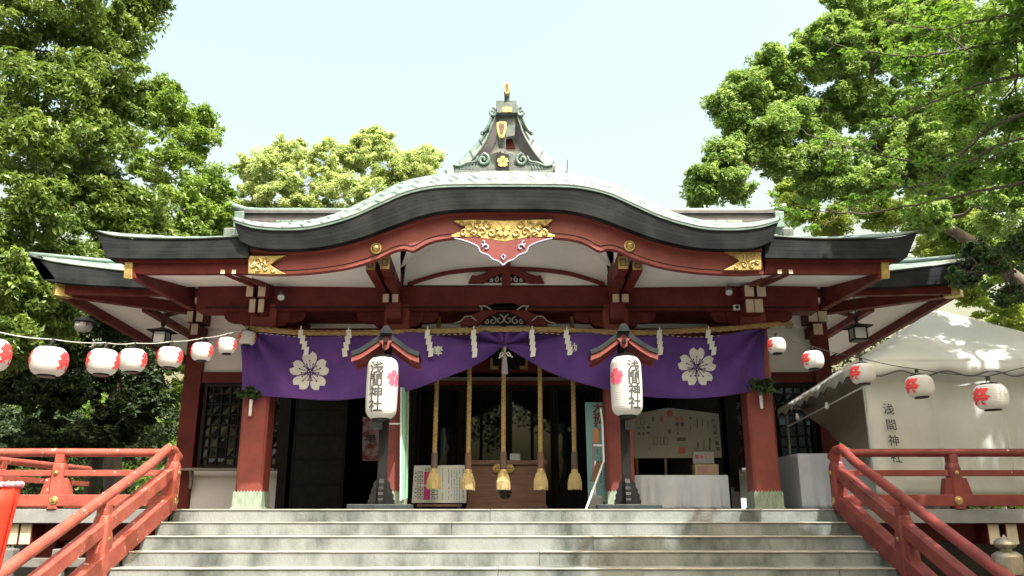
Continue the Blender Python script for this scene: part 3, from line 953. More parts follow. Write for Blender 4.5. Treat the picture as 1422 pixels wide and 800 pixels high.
# side eaves of the porch roof (left and right) > fascia, edge, board, soffit
ftop = [(133.5,322.7),(157,328.5),(197.6,332),(254,333),(299,331.7),(345,329)]
fbot = [(148,357.5),(168,358.6),(205,359),(254,359),(299,358.7),(345,358)]
def pair(pts, sg, Y):
    """pixel line on one side -> world polyline on the side sg"""
    v = [P(x, y, Y) for x, y in pts]
    if sg > 0: v = [Vector((-q.x, q.y, q.z)) for q in v]
    return v
for sg in (-1, 1):
    A = catmull(pair(ftop, sg, YF), 30); B = catmull(pair(fbot, sg, YF), 30)
    MB().ribbon(A, B, (0, 0.25, 0)).build('eave_fascia', M['fascia'], hall)
    # copper sheet from the edge back and up
    rows = []
    for t, (dy, dz) in enumerate(((-0.02, 0.012), (0.4, 0.12), (1.4, 0.42), (2.6, 0.85), (3.6, 1.25))):
        rows.append([q + Vector((-sg*min(dy, 2.0)*0.42*(1 - i/29.0), dy, dz)) for i, q in enumerate(A)])
    MB().grid(rows).build('eave_roof', M['copper'], hall, solid=0.02, smooth=True)
    # end face of the eave (looks sideways)
    # red board under the fascia
    ia = 0
    a = [pair([(172,359.5),(345,359)], sg, YF+0.12)[0], pair([(172,359.5),(345,359)], sg, YF+0.12)[1]]
    b = pair([(184,379.8),(345,379.5)], sg, YF+0.12)
    MB().ribbon(a, b, (0, 0.10, 0)).build('eave_board', M['red'], hall)
    a = pair([(160,357.5),(345,357)], sg, YF+0.06); b = pair([(165,364),(345,363)], sg, YF+0.06)
    MB().ribbon(a, b, (0, 0.3, 0)).build('eave_moulding', M['red'], hall)
    # soffit plaster (slopes up to the porch beam)
    q = [pair([(x, y)], sg, Y_)[0] for x, y, Y_ in ((196,379.3,YF+0.16),(350,379.3,YF+0.16),(350,396.5,YK+0.05),(250,397.8,YK+0.05))]
    MB().add(q, [(0,1,2,3)]).build('soffit', M['plaster'], hall, solid=0.02)
    # outer barge beam from the front corner back to the beam end
    c0 = pair([(178,375)], sg, YF+0.10)[0]; c1 = pair([(262,411)], sg, YK+0.15)[0]
    m = MB()
    o0 = pair([(176.5,363)], sg, YF+0.10)[0]; o1 = pair([(178,386.5)], sg, YF+0.10)[0]
    i0 = pair([(262,392)], sg, YK+0.3)[0]; i1 = pair([(262,431)], sg, YK+0.3)[0]
    m.prism([o0, o1, i1, i0], (-sg*0.10, 0, 0))
    ob = m.build('verge_beam', M['red'], hall, bevel=0.005)
    m = MB().pxprism([(173,363.5),(184,363.5),(183,387.5),(171.5,386)], YF+0.07, 0.025) if sg < 0 else MB().prism([Vector((-P(x,y,YF+0.07).x, YF+0.07, P(x,y,YF+0.07).z)) for x, y in [(173,363.5),(184,363.5),(183,387.5),(171.5,386)]], (0,0.025,0))
    m.build('gilt_end', M['gold'], ob, bevel=0.003)
    # outer rafter tails carrying the soffit, with small pale ends
    for (xx, yy) in ((309.5,377.5),(325,377.5)):
        p = pair([(xx,yy)], sg, YF+0.10)[0]
        m = MB().bar(p + Vector((0,0.004,0.0)), Vector((p.x*0.985, YK+0.05, p.z+0.19)), 0.062, 0.062)
        o = m.build('rafter', M['red'], hall)
        MB().box(p.x-0.028, p.x+0.028, p.y-0.008, p.y, p.z-0.028, p.z+0.028).build('painted_end', M['beam_end'], o)
    # continuation of the porch beam out to the verge
    # soffit between karahafu end and inner arm
    q = [pair([(x, y)], sg, Y_)[0] for x, y, Y_ in ((340,378,YF+0.2),(440,374,YF+0.2),(530,352,YF+0.2),(556,345,YF+0.25),(556,400,YK+0.05),(370,397,YK+0.05))]
    MB().add(q, [(0,1,2,5),(2,3,4,5)]).build('soffit', M['plaster'], hall, solid=0.015)

# centre: the undulating karahafu
KT = [(325,307.5),(349,314.8),(372,318),(394,318.8),(427.5,317.3),(465,309),(495,299),(525,285.5),(562,269.5),(600,260.8),(637,258.6),(703,258.2)]
KB = [(333,334.5),(352,342.5),(375,345.5),(412,345.8),(445,343),(475,337),(506,328),(544,314),(581,300.6),(615,293),(650,290.7),(703,290.3)]
KTf = KT + mir(KT)[1:]; KBf = KB + mir(KB)[1:]
NK = 121
YKF = YF - 0.12
A = catmull([P(x,y,YKF) for x,y in KTf], NK); B = catmull([P(x,y,YKF+0.04) for x,y in KBf], NK)
MB().ribbon(A, B, (0,0.30,0)).build('curved_gable_fascia', M['fascia'], hall)
# thin bright drip edge along the top of the fascia
C_ = [q + Vector((0,-0.015,0.012)) for q in A]; D_ = [q + Vector((0,-0.015,-0.016)) for q in A]
MB().ribbon(C_, D_, (0,0.04,0)).build('drip_edge', M['copper_trim'], hall)
# strip of copper roof seen over the fascia
K2 = [(322,304.5),(350,309.5),(375,311.5),(400,310.5),(424,308),(461,299),(495,284),(525,269),(555,254.5),(585,246.5),(611,243),(650,239.5),(703,238)]
K2f = K2 + mir(K2)[1:]
E2 = catmull([P(x,y,YKF+1.15) for x,y in K2f], NK)
rows = [[q + Vector((0,-0.018,0.014)) for q in A]]
for t in (0.25, 0.5, 0.75, 1.0):
    rows.append([a_.lerp(b_, t) + Vector((0,0,0.045*math.sin(PI*t))) for a_, b_ in zip(A, E2)])
rows.append([q + Vector((0,1.2,0.16)) for q in E2])
rows.append([q + Vector((0,2.6,0.55)) for q in E2])
MB().grid(rows).build('curved_gable_roof', M['copper'], hall, smooth=True, solid=0.02)
# red barge board under the fascia, with moulding
GT = [(350,343),(375,346.5),(412,346.6),(445,343.8),(475,338),(506,329),(544,315),(581,301.6),(615,294),(650,291.7),(703,291.3)]
GB = [(345,379.5),(372,380.8),(410,380),(445,377.2),(487.5,370.5),(525,358.6),(547,348),(562,345.4),(573,348.2),(592,338),(612,332.2),(637,329.6),(703,328.8)]
NG = 141
gt = catmull([P(x,y,YF+0.10) for x,y in GT + mir(GT)[1:]], NG)
gb = catmull([P(x,y,YF+0.10) for x,y in GB + mir(GB)[1:]], NG)
MB().ribbon(gt, gb, (0,0.11,0)).build('barge_board', M['red_pillar'], hall, bevel=0)
mt = [q.lerp(r_, 0.0) for q, r_ in zip(gt, gb)]; mb_ = [q.lerp(r_, 0.22) for q, r_ in zip(gt, gb)]
off = Vector((0,-0.05,0))
MB().ribbon([q+off for q in mt], [q+off for q in mb_], (0,0.047,0)).build('barge_moulding', M['red_pillar'], hall)
l1 = [q.lerp(r_, 0.84)+Vector((0,-0.004,0)) for q, r_ in zip(gt, gb)]; l2 = [q.lerp(r_, 0.875)+Vector((0,-0.004,0)) for q, r_ in zip(gt, gb)]
MB().ribbon(l1, l2).build('barge_line', M['dark'], hall)
# vault plaster behind the board in the middle
v0 = catmull([P(x,y,YF+0.212) for x,y in [(566,346),(585,340),(611,330),(640,326),(703,324),(766,326),(795,330),(821,340),(840,346)]], 30)
v1 = catmull([P(x,y,YK+0.06) for x,y in [(556,372),(585,352),(611,340),(640,334),(703,332),(766,334),(795,340),(821,352),(850,372)]], 30)
MB().ribbon(v0, v1).build('vault', M['plaster'], hall, solid=0.01)

# gilt fittings on the barge board
cg = MB().pxprism([(629,306),(660,305),(700,306.5),(740,305),(767.5,304.5),(765,308),(752,313),(749,319),(770.5,326.5),(770,329),(735,329),(700,335.5),(662,329),(627,329),(626.5,326),(647,319),(645,313),(633,309)], YF+0.06, 0.035).build('gilt_crest_plate', M['gold'], hall, bevel=0.004)
m = MB()
for sg in (-1, 1):
    for (dx, dy, r, s0, s1) in ((49,316,8,0.3,1),(36,313,6,2.2,-1),(30,322,7,-1,1),(22,312,6.5,1.2,-1),(17,323,5.5,3.6,1),(56,324,4.5,2,-1),(58,309,3.5,4,1),(42,325,4,0,1)):
        m.tube(spiral(700+sg*dx, dy, r, 1.1, s0 if sg > 0 else PI-s0, s1*sg, YF+0.052, 18), [0.022*(1-0.5*i/17) for i in range(18)], 6)
for pet in flower(699, 318, 10.5):
    m.pxprism(pet, YF+0.030, 0.03)
m.tube([P(699,318,YF+0.015), P(699,318,YF+0.05)], 0.022, 8)
m.build('gilt_arabesque', M['gold'], cg, smooth=2)
for mi in (0, 1):
    pts = [(345,355.5),(370,355.5),(397,354.5),(383,361),(375,368),(384,374),(397,380.5),(370,380.6),(344.5,379.6)]
    if mi: pts = [(1401-x, y-6+0.0) if False else (1402-x, y-5.5) for x, y in reversed(pts)]
    g_ = MB().pxprism(pts, YF+0.03, 0.06).build('gilt_corner_plate', M['gold'], hall, bevel=0.003)
    m = MB()
    for (dx, dy, r, s0, s1) in ((12,9,6,0,1),(12,19,5,2,-1),(24,18,4.5,1,1),(26,6,4,4,-1),(35,21,3,2,1),(5,14,3.5,1,-1),(20,12,4,5,1)):
        x_, y_ = 345+dx, 355+dy
        if mi: x_, y_ = 1402-x_, y_-5.5
        m.tube(spiral(x_, y_, r, 1.05, s0 if not mi else PI-s0, s1*(1-2*mi), YF+0.024, 14), [0.018*(1-0.5*i/13) for i in range(14)], 6)
    m.build('gilt_arabesque', M['gold'], g_, smooth=2)
    xs_, ys_ = (522.5,345.5) if not mi else (874,342)
    s_ = pxm(xs_, ys_, YF)
    c_ = P(xs_, ys_, YF+0.095)
    m = MB()
    vs = []; fs = []
    prof = [(8.2,0),(8.2,0.02),(7.0,0.028),(6.3,0.018),(5.6,0.03),(4.4,0.058),(2.4,0.075),(0.3,0.08)]
    for r, t in prof:
        for k in range(24):
            a_ = 2*PI*k/24
            vs.append((c_.x+r*s_*math.cos(a_), c_.y-t, c_.z+r*s_*math.sin(a_)))
    for i in range(len(prof)-1):
        for k in range(24):
            fs.append((i*24+k, i*24+(k+1)%24, (i+1)*24+(k+1)%24, (i+1)*24+k))
    m.add(vs, fs)
    m.build('gilt_boss', M['gold'], hall, smooth=True)
# carved red pendant with a pale blue edge
half = [(631,331),(645,334.5),(656,338.5),(664,343),(667,350),(678,354.5),(684,360),(692,363),(699,368.5)]
halfm = [(1398-x, y) for x, y in reversed(half)]
pd = MB().pxprism([(631,331),(662,329.5),(700,336),(736,329.5),(767,331)][::-1] + half[1:] + halfm[1:-1], YF+0.055, 0.05).build('gable_pendant', M['rail_mid'], hall, bevel=0.004)
m = MB()
for hs in (half, [(1398-x,y) for x,y in half]):
    m.tube(catmull([P(x,y,YF+0.05) for x,y in hs], 40), 0.011, 6)
for sg in (-1,1):
    m.tube(spiral(699+sg*24, 344, 5.5, 0.9, 0 if sg > 0 else PI, sg, YF+0.045, 16), 0.011, 6)
    m.tube(spiral(699+sg*29, 338, 4, 0.8, PI/2, sg, YF+0.045, 16), 0.010, 6)
m.tube([P(696,356,YF+0.045),P(699,353.5,YF+0.045),P(702,356,YF+0.045),P(699,361.5,YF+0.045),P(696,356,YF+0.045)], 0.010, 6)
m.build('pale_blue_edging', M['blue_white'], pd, smooth=True)

# ---- hall roof (irimoya): eave edge, skirt, main slopes, gables, ridge
HT = [(40.5,355.8),(58,361),(85,366.5),(119,371),(150,375),(193,379),(260,381)]
HB = [(60,388),(74,391),(107.5,394.5),(150,397),(193,399),(260,401)]
YHF = 12.8
for sg in (-1, 1):
    A = catmull(pair(HT, sg, YHF), 24); B = catmull(pair(HB, sg, YHF), 24)
    # continue to the middle
    A.append(Vector((0, YHF, A[-1].z))); B.append(Vector((0, YHF, B[-1].z)))
    MB().ribbon(A, B, (0,0.22,0)).build('hall_eave_fascia', M['fascia'], hall)
    # side eave fascia
    c, cb = A[0], B[0]
    As = [c, Vector((c.x*0.985, 15, c.z-0.08)), Vector((c.x*0.98, 17.5, c.z-0.27)), Vector((c.x*0.98, 20, c.z-0.30)), Vector((c.x*0.985, 23, c.z-0.10)), Vector((c.x, 25, c.z))]
    Bs = [Vector((cb.x, cb.y, cb.z)), Vector((cb.x*0.985, 15, cb.z-0.08)), Vector((cb.x*0.98, 17.5, cb.z-0.27)), Vector((cb.x*0.98, 20, cb.z-0.30)), Vector((cb.x*0.985, 23, cb.z-0.08)), Vector((cb.x, 25, cb.z))]
    MB().ribbon(catmull(As, 16), catmull(Bs, 16), (-sg*0.2,0,0)).build('hall_eave_fascia', M['fascia'], hall)
    # skirt roof: front strip and side strip meeting on the hip
    hip = Vector((sg*6.1, 15.2, P(250, 372.5, 15.2).z))
    n = len(A)
    rows = []
    for t in (0, 0.35, 0.7, 1.0):
        rows.append([q + Vector((0,-0.015,0.012)) if t == 0 else Vector((q.x + (sg*min(abs(q.x), 6.1) - q.x)*t, YHF + (15.2-YHF)*t, (q.z + (hip.z - q.z)*(t**1.15)))) for q in A])
    MB().grid(rows).build('hall_skirt_roof', M['copper'], hall, smooth=True, solid=0.02)
    rows = []
    SA = catmull(As, 16)
    for t in (0, 0.35, 0.7, 1.0):
        rows.append([Vector((q.x + (sg*6.1 - q.x)*t, q.y + (min(max(q.y,15.2),22.6)-q.y)*t, q.z + (hip.z-q.z)*(t**1.15))) for q in SA])
    MB().grid(rows).build('hall_skirt_roof', M['copper'], hall, smooth=True, solid=0.02)
    # hip ridge
    MB().tube([A[0]+Vector((0,0,0.03)), A[0].lerp(hip,0.5)+Vector((0,0,0.0)), hip+Vector((0,0,0.04))], 0.05, 8).build('hip_ridge', M['copper_trim'], hall, smooth=True)
    # soffit and its beams
    xs_ = sg
    ins = Vector((sg*5.8, YH, ztop+0.02))
    B0 = Vector((cb.x*0.985, cb.y+0.2, cb.z-0.03))
    q = [B0, Vector((0, YHF+0.2, B[-1].z-0.02)), Vector((0, YH, ztop+0.12)), ins]
    MB().add(q, [(0,1,2,3)]).build('hall_soffit', M['plaster'], hall, solid=0.02)
    q = [B0, ins, Vector((sg*5.8, 22, ztop+0.02)), Vector((cb.x*0.975, 24.8, cb.z-0.25)), Vector((cb.x*0.97, 17.5, cb.z-0.29)), Vector((sg*5.8, 17.5, ztop+0.02))]
    MB().add(q, [(0,1,5,4),(4,5,2,3)]).build('hall_soffit', M['plaster'], hall, solid=0.02)
    # red eave purlins
    m = MB()
    m.bar(B0+Vector((0,0,-0.09)), Vector((0, YHF+0.22, B[-1].z-0.11)), 0.10, 0.16)
    m.build('eave_board', M['red'], hall)
    m = MB(); m.bar(B0+Vector((0,0,-0.09)), Vector((cb.x*0.97, 17.5, cb.z-0.36)), 0.10, 0.16); m.bar(Vector((cb.x*0.97, 17.5, cb.z-0.36)), Vector((cb.x*0.975, 24.8, cb.z-0.32)), 0.10, 0.16)
    m.build('eave_board', M['red'], hall)
    m = MB(); m.bar(B0+Vector((-sg*0.05,-0.05,-0.11)), ins+Vector((0,0,-0.10)), 0.16, 0.20)
    hr = m.build('hip_rafter', M['red'], hall)
    e0 = B0+Vector((-sg*0.0,-0.08,-0.10))
    dd = (ins-B0).normalized()
    MB().bar(B0+Vector((-sg*0.05,-0.05,-0.11))-dd*0.04, B0+Vector((-sg*0.05,-0.05,-0.11))+dd*0.22, 0.175, 0.215).build('gilt_end', M['gold'], hr)
    m = MB(); m.bar(pair([(172,451)], sg, 16.2)[0], pair([(250,428)], sg, 14.9)[0], 0.14, 0.16)
    m.build('soffit_beam', M['red'], hall)
    m = MB(); m.bar(Vector((cb.x*0.975+sg*-0.9, YHF+1.4, cb.z-0.14)), Vector((cb.x*0.975+sg*-0.9, 24, cb.z-0.30)), 0.12, 0.12)
    m.build('soffit_beam', M['red'], hall)
    # main slope and gable of the upper roof
    zr = P(400, 299, 19).z
    xr = abs(P(328, 296, 19).x)
    front = [(15.2, hip.z), (16.2, hip.z+0.30), (17.2, hip.z+0.78), (18.2, hip.z+1.45), (19.0, zr)]
    rows = [[Vector((sg*x_, y_, z_)) for x_ in (0, 2, 4, 5.4+0.1*k)] for k, (y_, z_) in enumerate(front)]
    MB().grid(rows).build('main_roof_slope', M['copper'], hall, smooth=True, solid=0.03)
    rows = [[Vector((sg*x_, 38-y_, z_)) for x_ in (0, 2, 4, 5.4+0.1*k)] for k, (y_, z_) in enumerate(front)]
    MB().grid(rows).build('main_roof_slope', M['copper'], hall, smooth=True, solid=0.03)
    gp = [(sg*5.35, y_, z_) for y_, z_ in front] + [(sg*5.35, 38-y_, z_) for y_, z_ in reversed(front[:-1])]
    MB().prism(gp, (-sg*0.05,0,0)).build('gable_wall', M['plaster'], hall)
    # ridge with upturned end
    m = MB()
    m.box(sg*0.0, sg*(xr-0.25), 18.85, 19.15, zr-0.25, zr-0.02)
    m.box(sg*0.0, sg*(xr-0.15), 18.78, 19.22, zr-0.018, zr+0.05)
    o = m.build('main_ridge', M['gable_dark'], hall)
    m = MB().tube(catmull([(0,19,zr+0.10),(sg*(xr-0.7),19,zr+0.10),(sg*(xr-0.3),19,zr+0.12),(sg*(xr+0.10),19,zr+0.24)], 20), 0.09, 10)
    m.build('ridge_cap', M['copper_trim'], o, smooth=2)
    m = MB().box(sg*(xr-0.28), sg*(xr-0.04), 18.74, 19.26, zr-0.42, zr+0.02)
    m.build('ridge_end', M['copper_trim'], o, bevel=0.03)
    # pale shoulder tile end beside the karahafu
    m = MB().box(sg*abs(P(312,325,15.6).x), sg*abs(P(328,325,15.6).x), 15.5, 15.9, P(320,334,15.6).z-0.3, P(320,318,15.6).z)
    m.build('shoulder_ridge', M['copper'], hall, bevel=0.03)
# roof joining the porch roof to the hall
m = MB(); rows = []
for (y_, z_) in ((12.7, P(700,300,12.7).z-0.35), (14.5, hip.z-0.05), (15.3, hip.z+0.02)):
    rows.append([Vector((x_, y_, z_)) for x_ in (-4.6,-2,0,2,4.6)])
MB().grid(rows).build('porch_roof_back', M['copper'], hall, solid=0.03)

# ---- dormer gable (chidori) with its ridge ornaments
YC = 12.3
SH = [(703,152),(715,157),(722,172),(735,196),(752,217),(774,234),(800,246),(824,254)]
def both(pts, Y, sg):
    v = [P(x, y, Y) for x, y in pts]
    xc = P(703, 200, Y).x
    if sg < 0: v = [Vector((2*xc-q.x, q.y, q.z)) for q in v]
    return v
outer = [(714,150),(721,163),(734,186),(751,207),(774,228),(799,242),(830,253)]
inner = [(717,156),(720,168),(728,190),(741,212),(757,230),(775,243),(800,250)]
inner2 = [(712.5,163),(714,178),(720,200),(730,219),(743,234),(752,244),(760,250)]
for sg in (-1, 1):
    o1 = catmull(both(outer, YC+0.55, sg), 30)
    o0 = catmull(both(inner, YC, sg), 30)
    ob_ = [q + Vector((0, 5.5, -0.0)) for q in o1]
    md = [a_.lerp(b_, 0.5) + Vector((sg*0.03, -0.03, 0.04)) for a_, b_ in zip(o0, o1)]
    MB().grid([o0, md, o1, ob_]).build('dormer_roof', M['copper'], hall, smooth=True, solid=0.02)
    i2 = catmull(both(inner2, YC+0.10, sg), 30)
    MB().ribbon([q+Vector((0,0.003,0)) for q in o0], i2, (0,0.05,0)).build('dormer_barge', M['gable_dark'], hall)
# gable infill
tri = [(712,160),(716,185),(724,205),(738,226),(752,246)]
MB().pxprism([(1406-x,y) for x,y in tri] + [(x,y) for x,y in reversed(tri)], YC+0.25, 0.05).build('dormer_infill', M['plaster'], hall)
MB().pxprism([(692,156),(716,156),(715,188),(703,190),(693,188)], YC+0.05, 0.10).build('dormer_top_boards', M['patina_grey'], hall)
MB().pxprism([(698,188),(709,188),(716,206),(703,206)], YC+0.20, 0.04).build('dormer_red_board', M['red'], hall)
# ridge of the karahafu: base board, scrolls, crest and horn
YO = 11.35
m = MB()
m.pxprism([(631,236),(768,236),(768,242),(631,242)], YO-0.06, 0.35)
m.pxprism([(629,230),(772,230),(770,236.5),(632,236.5)], YO-0.02, 0.30)
orn = m.build('ridge_ornament', M['patina_grey'], hall, bevel=0.008)
m = MB()
for sg in (-1, 1):
    pts = [(698+sg*2,210),(698+sg*10,212),(698+sg*17,214),(698+sg*28,212),(698+sg*33,219),(698+sg*36,225),(698+sg*46,227),(698+sg*60,231),(698+sg*68,230),(698+sg*68,236.5),(698+sg*2,236.5)]
    m.pxprism(pts, YO+0.0, 0.12)
m.build('scroll_board', M['patina_grey'], orn, bevel=0.006)
for sg in (-1, 1):
    m = MB()
    m.tube(spiral(698+sg*27, 222, 8.5, 1.4, PI/2, sg, YO-0.03, 30), [0.028*(1-0.4*i/29) for i in range(30)], 8)
    m.tube(catmull([P(x,y,YO-0.03) for x,y in [(698+sg*34,217),(698+sg*38,224),(698+sg*48,226),(698+sg*60,230.5),(698+sg*69,229)]], 24), 0.018, 8)
    for q in range(5):
        x0_ = 698+sg*(39+q*4.5)
        m.tube([P(x0_, 227+q*0.7, YO-0.02), P(x0_+sg*2.4, 235, YO-0.02)], 0.012, 6)
    m.build('wave_scroll', M['copper_trim'], orn, smooth=2)
m = MB().pxprism([(689.5,214.5),(698,212),(707,214.5),(707,236),(689.5,236)], YO-0.07, 0.08)
bxo = m.build('crest_box', M['black'], orn, bevel=0.005)
m = MB()
for pet in flower(698.2, 224.3, 8.0, notch=0.08): m.pxprism(pet, YO-0.085, 0.012)
m.build('gilt_blossom', M['gold'], bxo)
m = MB().tube([P(697.5,206,YO-0.02), P(697,196,YO-0.06), P(696.7,186,YO-0.12)], [0.058,0.062,0.075], 14)
hn = m.build('ridge_horn', M['patina_grey'], orn, smooth=2)
def horn_face(px0, py0, px1, py1, Y, e):
    w_, h_ = (px1-px0)/2, (py1-py0)
    cx_ = (px0+px1)/2
    out = [(cx_-w_, py0+h_*0.06),(cx_-w_*0.6, py0),(cx_+w_*0.6, py0),(cx_+w_, py0+h_*0.06),(cx_+w_*0.95, py0+h_*0.5),(cx_+w_*0.5, py0+h_*0.95),(cx_, py1),(cx_-w_*0.5, py0+h_*0.95),(cx_-w_*0.95, py0+h_*0.5)]
    f = MB().pxprism(out, Y, 0.10).build('gilt_rim', M['gold'], e, bevel=0.004)
    inn = [(cx_+(x-cx_)*0.55, py0+h_*0.10+(y-py0)*0.68) for x, y in out]
    MB().pxprism(inn, Y-0.006, 0.008).build('horn_face', M['wood'], f)
horn_face(689.5, 169, 703.5, 191.5, YO-0.20, hn)
# upper ornament behind, at the front end of the dormer ridge
YU = YC - 0.05
m = MB().pxprism([(690,145),(703,141.5),(719,145),(719,156.5),(690,156.5)], YU, 0.6)
up_ = m.build('upper_ridge_box', M['patina_grey'], hall, bevel=0.006)
for sg in (-1, 1):
    m = MB()
    m.tube(spiral(704+sg*20, 156, 6.5, 1.3, PI/2, sg, YU+0.05, 26), [0.028*(1-0.4*i/25) for i in range(26)], 8)
    m.tube(catmull([P(x,y,YU+0.05) for x,y in [(704+sg*22,163),(704+sg*25,172),(704+sg*31,182),(704+sg*35,184),(704+sg*35,187)]], 20), 0.022, 8)
    m.pxprism([(704+sg*13,156),(704+sg*22,160),(704+sg*27,172),(704+sg*34,183),(704+sg*34,187),(704+sg*24,178),(704+sg*15,165)], YU+0.08, 0.06)
    m.build('wave_scroll', M['copper_trim'], up_, smooth=2)
m = MB()
m.pxprism([(698,155.5),(698,150),(704.5,147.5),(711,150),(711,155.5)], YU-0.02, 0.02)
m.build('gilt_crest', M['gold'], up_)
m = MB().tube([P(704,144,YU+0.1), P(704,136,YU+0.08), P(704,128,YU)], [0.044,0.044,0.05], 12)
hn2 = m.build('ridge_horn', M['patina_grey'], up_, smooth=2)
horn_face(699.5, 115, 708.5, 130, YU-0.08, hn2)
MB().tube([P(788,236,13), P(788,222,13)], 0.008, 5).build('lightning_rod', M['wire'], hall)
# dormer ridge going back
m = MB(); a_, b_ = P(703,149,YU+0.5), P(703,149,YU+0.5)+Vector((0,6.0,0.0))
m.bar(a_, b_, 0.36, 0.26)
m.build('dormer_ridge', M['patina_grey'], hall)

# ================================================================== shimenawa, shide, curtain
YS = YK - 0.14
ctr = catmull([P(x,y,YS) for x,y in [(342,456),(375,458.5),(420,462),(480,462.5),(560,461),(640,459),(703,457.5),(770,458),(840,461),(900,462),(960,459),(1020,456),(1060,452),(1084,450)]], 300)
rp = empty('straw_rope', ctr[150], 'thick twisted straw rope stretched across the porch above the purple curtain', 'rope')
for s in range(3):
    pts = []
    L = 0
    for i, q in enumerate(ctr):
        if i: L += (q - ctr[i-1]).length
        a_ = L / 0.34 * 2*PI + s*2*PI/3
        pts.append(q + Vector((0, math.cos(a_)*0.019, math.sin(a_)*0.019)))
    MB().tube(pts, 0.024, 8).build('strand', M['straw'], rp, smooth=True)
m = MB(); rr = random.Random(1)
for i in range(22):
    q = ctr[-1]
    m.tube([q, q+Vector((0.10+rr.uniform(0,0.12), rr.uniform(-.03,.03), rr.uniform(-0.07,0.05)))], 0.006, 4)
m.build('frayed_end', M['straw'], rp)

shide_lab = ['first on the left, over the left white blossom', 'between the left blossom and the left lantern post', 'just right of the left lantern post',
             'left of the centre, beside a hanging rope', 'just right of the centre', 'just left of the right lantern post', 'just right of the right lantern post', 'last on the right, over the right white blossom']
for i, (x, dx, h) in enumerate([(418,8,38),(484,-6,40),(594,5,40),(658,2,41),(739,2,40),(787,5,38),(916,2,38),(984,8,38)]):
    m = MB()
    s_ = pxm(x, 470, YS)
    y = 455.5
    t0 = P(x, y, YS-0.055)
    m.box(t0.x-0.008, t0.x+0.008, t0.y-0.004, t0.y+0.004, t0.z-0.05, t0.z+0.03)
    n = 4
    for k in range(n):
        xa = x + dx*(k/(n-1)) - 3.3
        yy = y + 3 + k*(h-6)/n*1.0
        hh = (h-6)/n*1.25
        sk = -1.2 if dx >= 0 else 1.2
        w_ = 6.6
        pts = [(xa, yy), (xa+w_, yy-1.0), (xa+w_+sk, yy+hh), (xa+sk, yy+hh+1.2)]
        m.pxprism(pts, YS-0.062-0.004*k, 0.003)
    o = m.build('paper_streamer', M['paper'], None, t0)
    tag(o, 'white zigzag paper streamer, ' + shide_lab[i], 'paper streamer', 'zigzag paper streamers on the straw rope')

YCU = YK - 0.085
CB_L = [(333,543),(362,549),(400,553.5),(440,555.5),(480,555),(530,549.5),(570,541.5),(605,530),(640,515.5),(672,500),(700,481)]
CB_R = [(700,481),(728,496),(764,516),(804,531),(860,545.5),(900,550.5),(924,552.5),(960,554),(985,553),(1020,548),(1044,542),(1064,533)]
CT_L = [(338,460),(380,464),(440,468),(500,465),(560,463),(640,464),(700,460)]
CT_R = [(700,460),(770,463),(850,465),(930,468),(980,468),(1030,462),(1062,457)]
def cur_off(x, y):
    """folds of the curtain, metres towards the camera"""
    d = (x - 700)
    ad = abs(d)
    ang = math.atan2(y - 479, ad + 1e-6)
    near = math.exp(-ad/150.0)
    f = 0.11 * near * math.sin(ang * 9 + ad*0.010) * min(1, ad/25)
    f += 0.045 * math.sin(ang*14 + ad*0.02 + 1.0) * math.exp(-abs(ad-120)/100)
    f += 0.034 * math.sin(x*0.055 + math.sin(y*0.03)*1.6) + 0.010*math.sin(x*0.021 - y*0.05 + 2)
    # sharp pulled creases running out from the tie
    f += 0.05 * math.exp(-ad/190.0) * (1-abs(math.sin(ang*5.5 + 0.4 + ad*0.004)))**2 * min(1, ad/30)
    # sag folds from the upper corners
    c = 350 if d < 0 else 1055
    a2 = math.atan2(y-458, abs(x-c)+1e-6)
    f += 0.075*math.exp(-abs(x-c)/120)*math.sin(a2*8)
    f += 0.030 * ((y-460)/90.0)**2
    return f
cur = empty('shrine_curtain', P(700,480,YCU), 'wide purple cloth curtain with two white cherry blossom crests, gathered up in the middle', 'curtain')
for name, CT, CB in (('left_cloth', CT_L, CB_L), ('right_cloth', CT_R, CB_R)):
    n = 150; nr = 34
    tp_ = catmull([Vector((x,y,0)) for x,y in CT], n); bt_ = catmull([Vector((x,y,0)) for x,y in CB], n)
    rows = []
    for r_ in range(nr):
        t = r_/(nr-1)
        row = []
        for a_, b_ in zip(tp_, bt_):
            q = a_.lerp(b_, t)
            q3 = P(q.x, q.y, YCU)
            row.append(q3 + Vector((0, -cur_off(q.x, q.y), 0)))
        rows.append(row)
    MB().grid(rows).build('cloth', M['purple'], cur, smooth=True, solid=0.004)
def CUR(x, y, e=0.004):
    return P(x, y, YCU) + Vector((0, -cur_off(x, y)-e, 0))
def drape(mb, pts, e=0.006):
    """flat pixel outline laid on the folded cloth"""
    bm = bmesh.new()
    vs = [bm.verts.new((x, y, 0)) for x, y in pts]
    bm.faces.new(vs)
    bmesh.ops.triangulate(bm, faces=bm.faces[:])
    x0, x1 = min(p[0] for p in pts), max(p[0] for p in pts)
    y0, y1 = min(p[1] for p in pts), max(p[1] for p in pts)
    for ax, a_, b_ in ((0,x0,x1),(1,y0,y1)):
        k = a_ + 2.5
        while k < b_:
            bmesh.ops.bisect_plane(bm, geom=bm.verts[:]+bm.edges[:]+bm.faces[:], plane_co=(k,0,0) if ax == 0 else (0,k,0), plane_no=(1,0,0) if ax == 0 else (0,1,0))
            k += 2.5
    bm.verts.index_update()
    mb.add([CUR(v.co.x, v.co.y, e) for v in bm.verts], [tuple(v.index for v in f.verts) for f in bm.faces])
    bm.free()
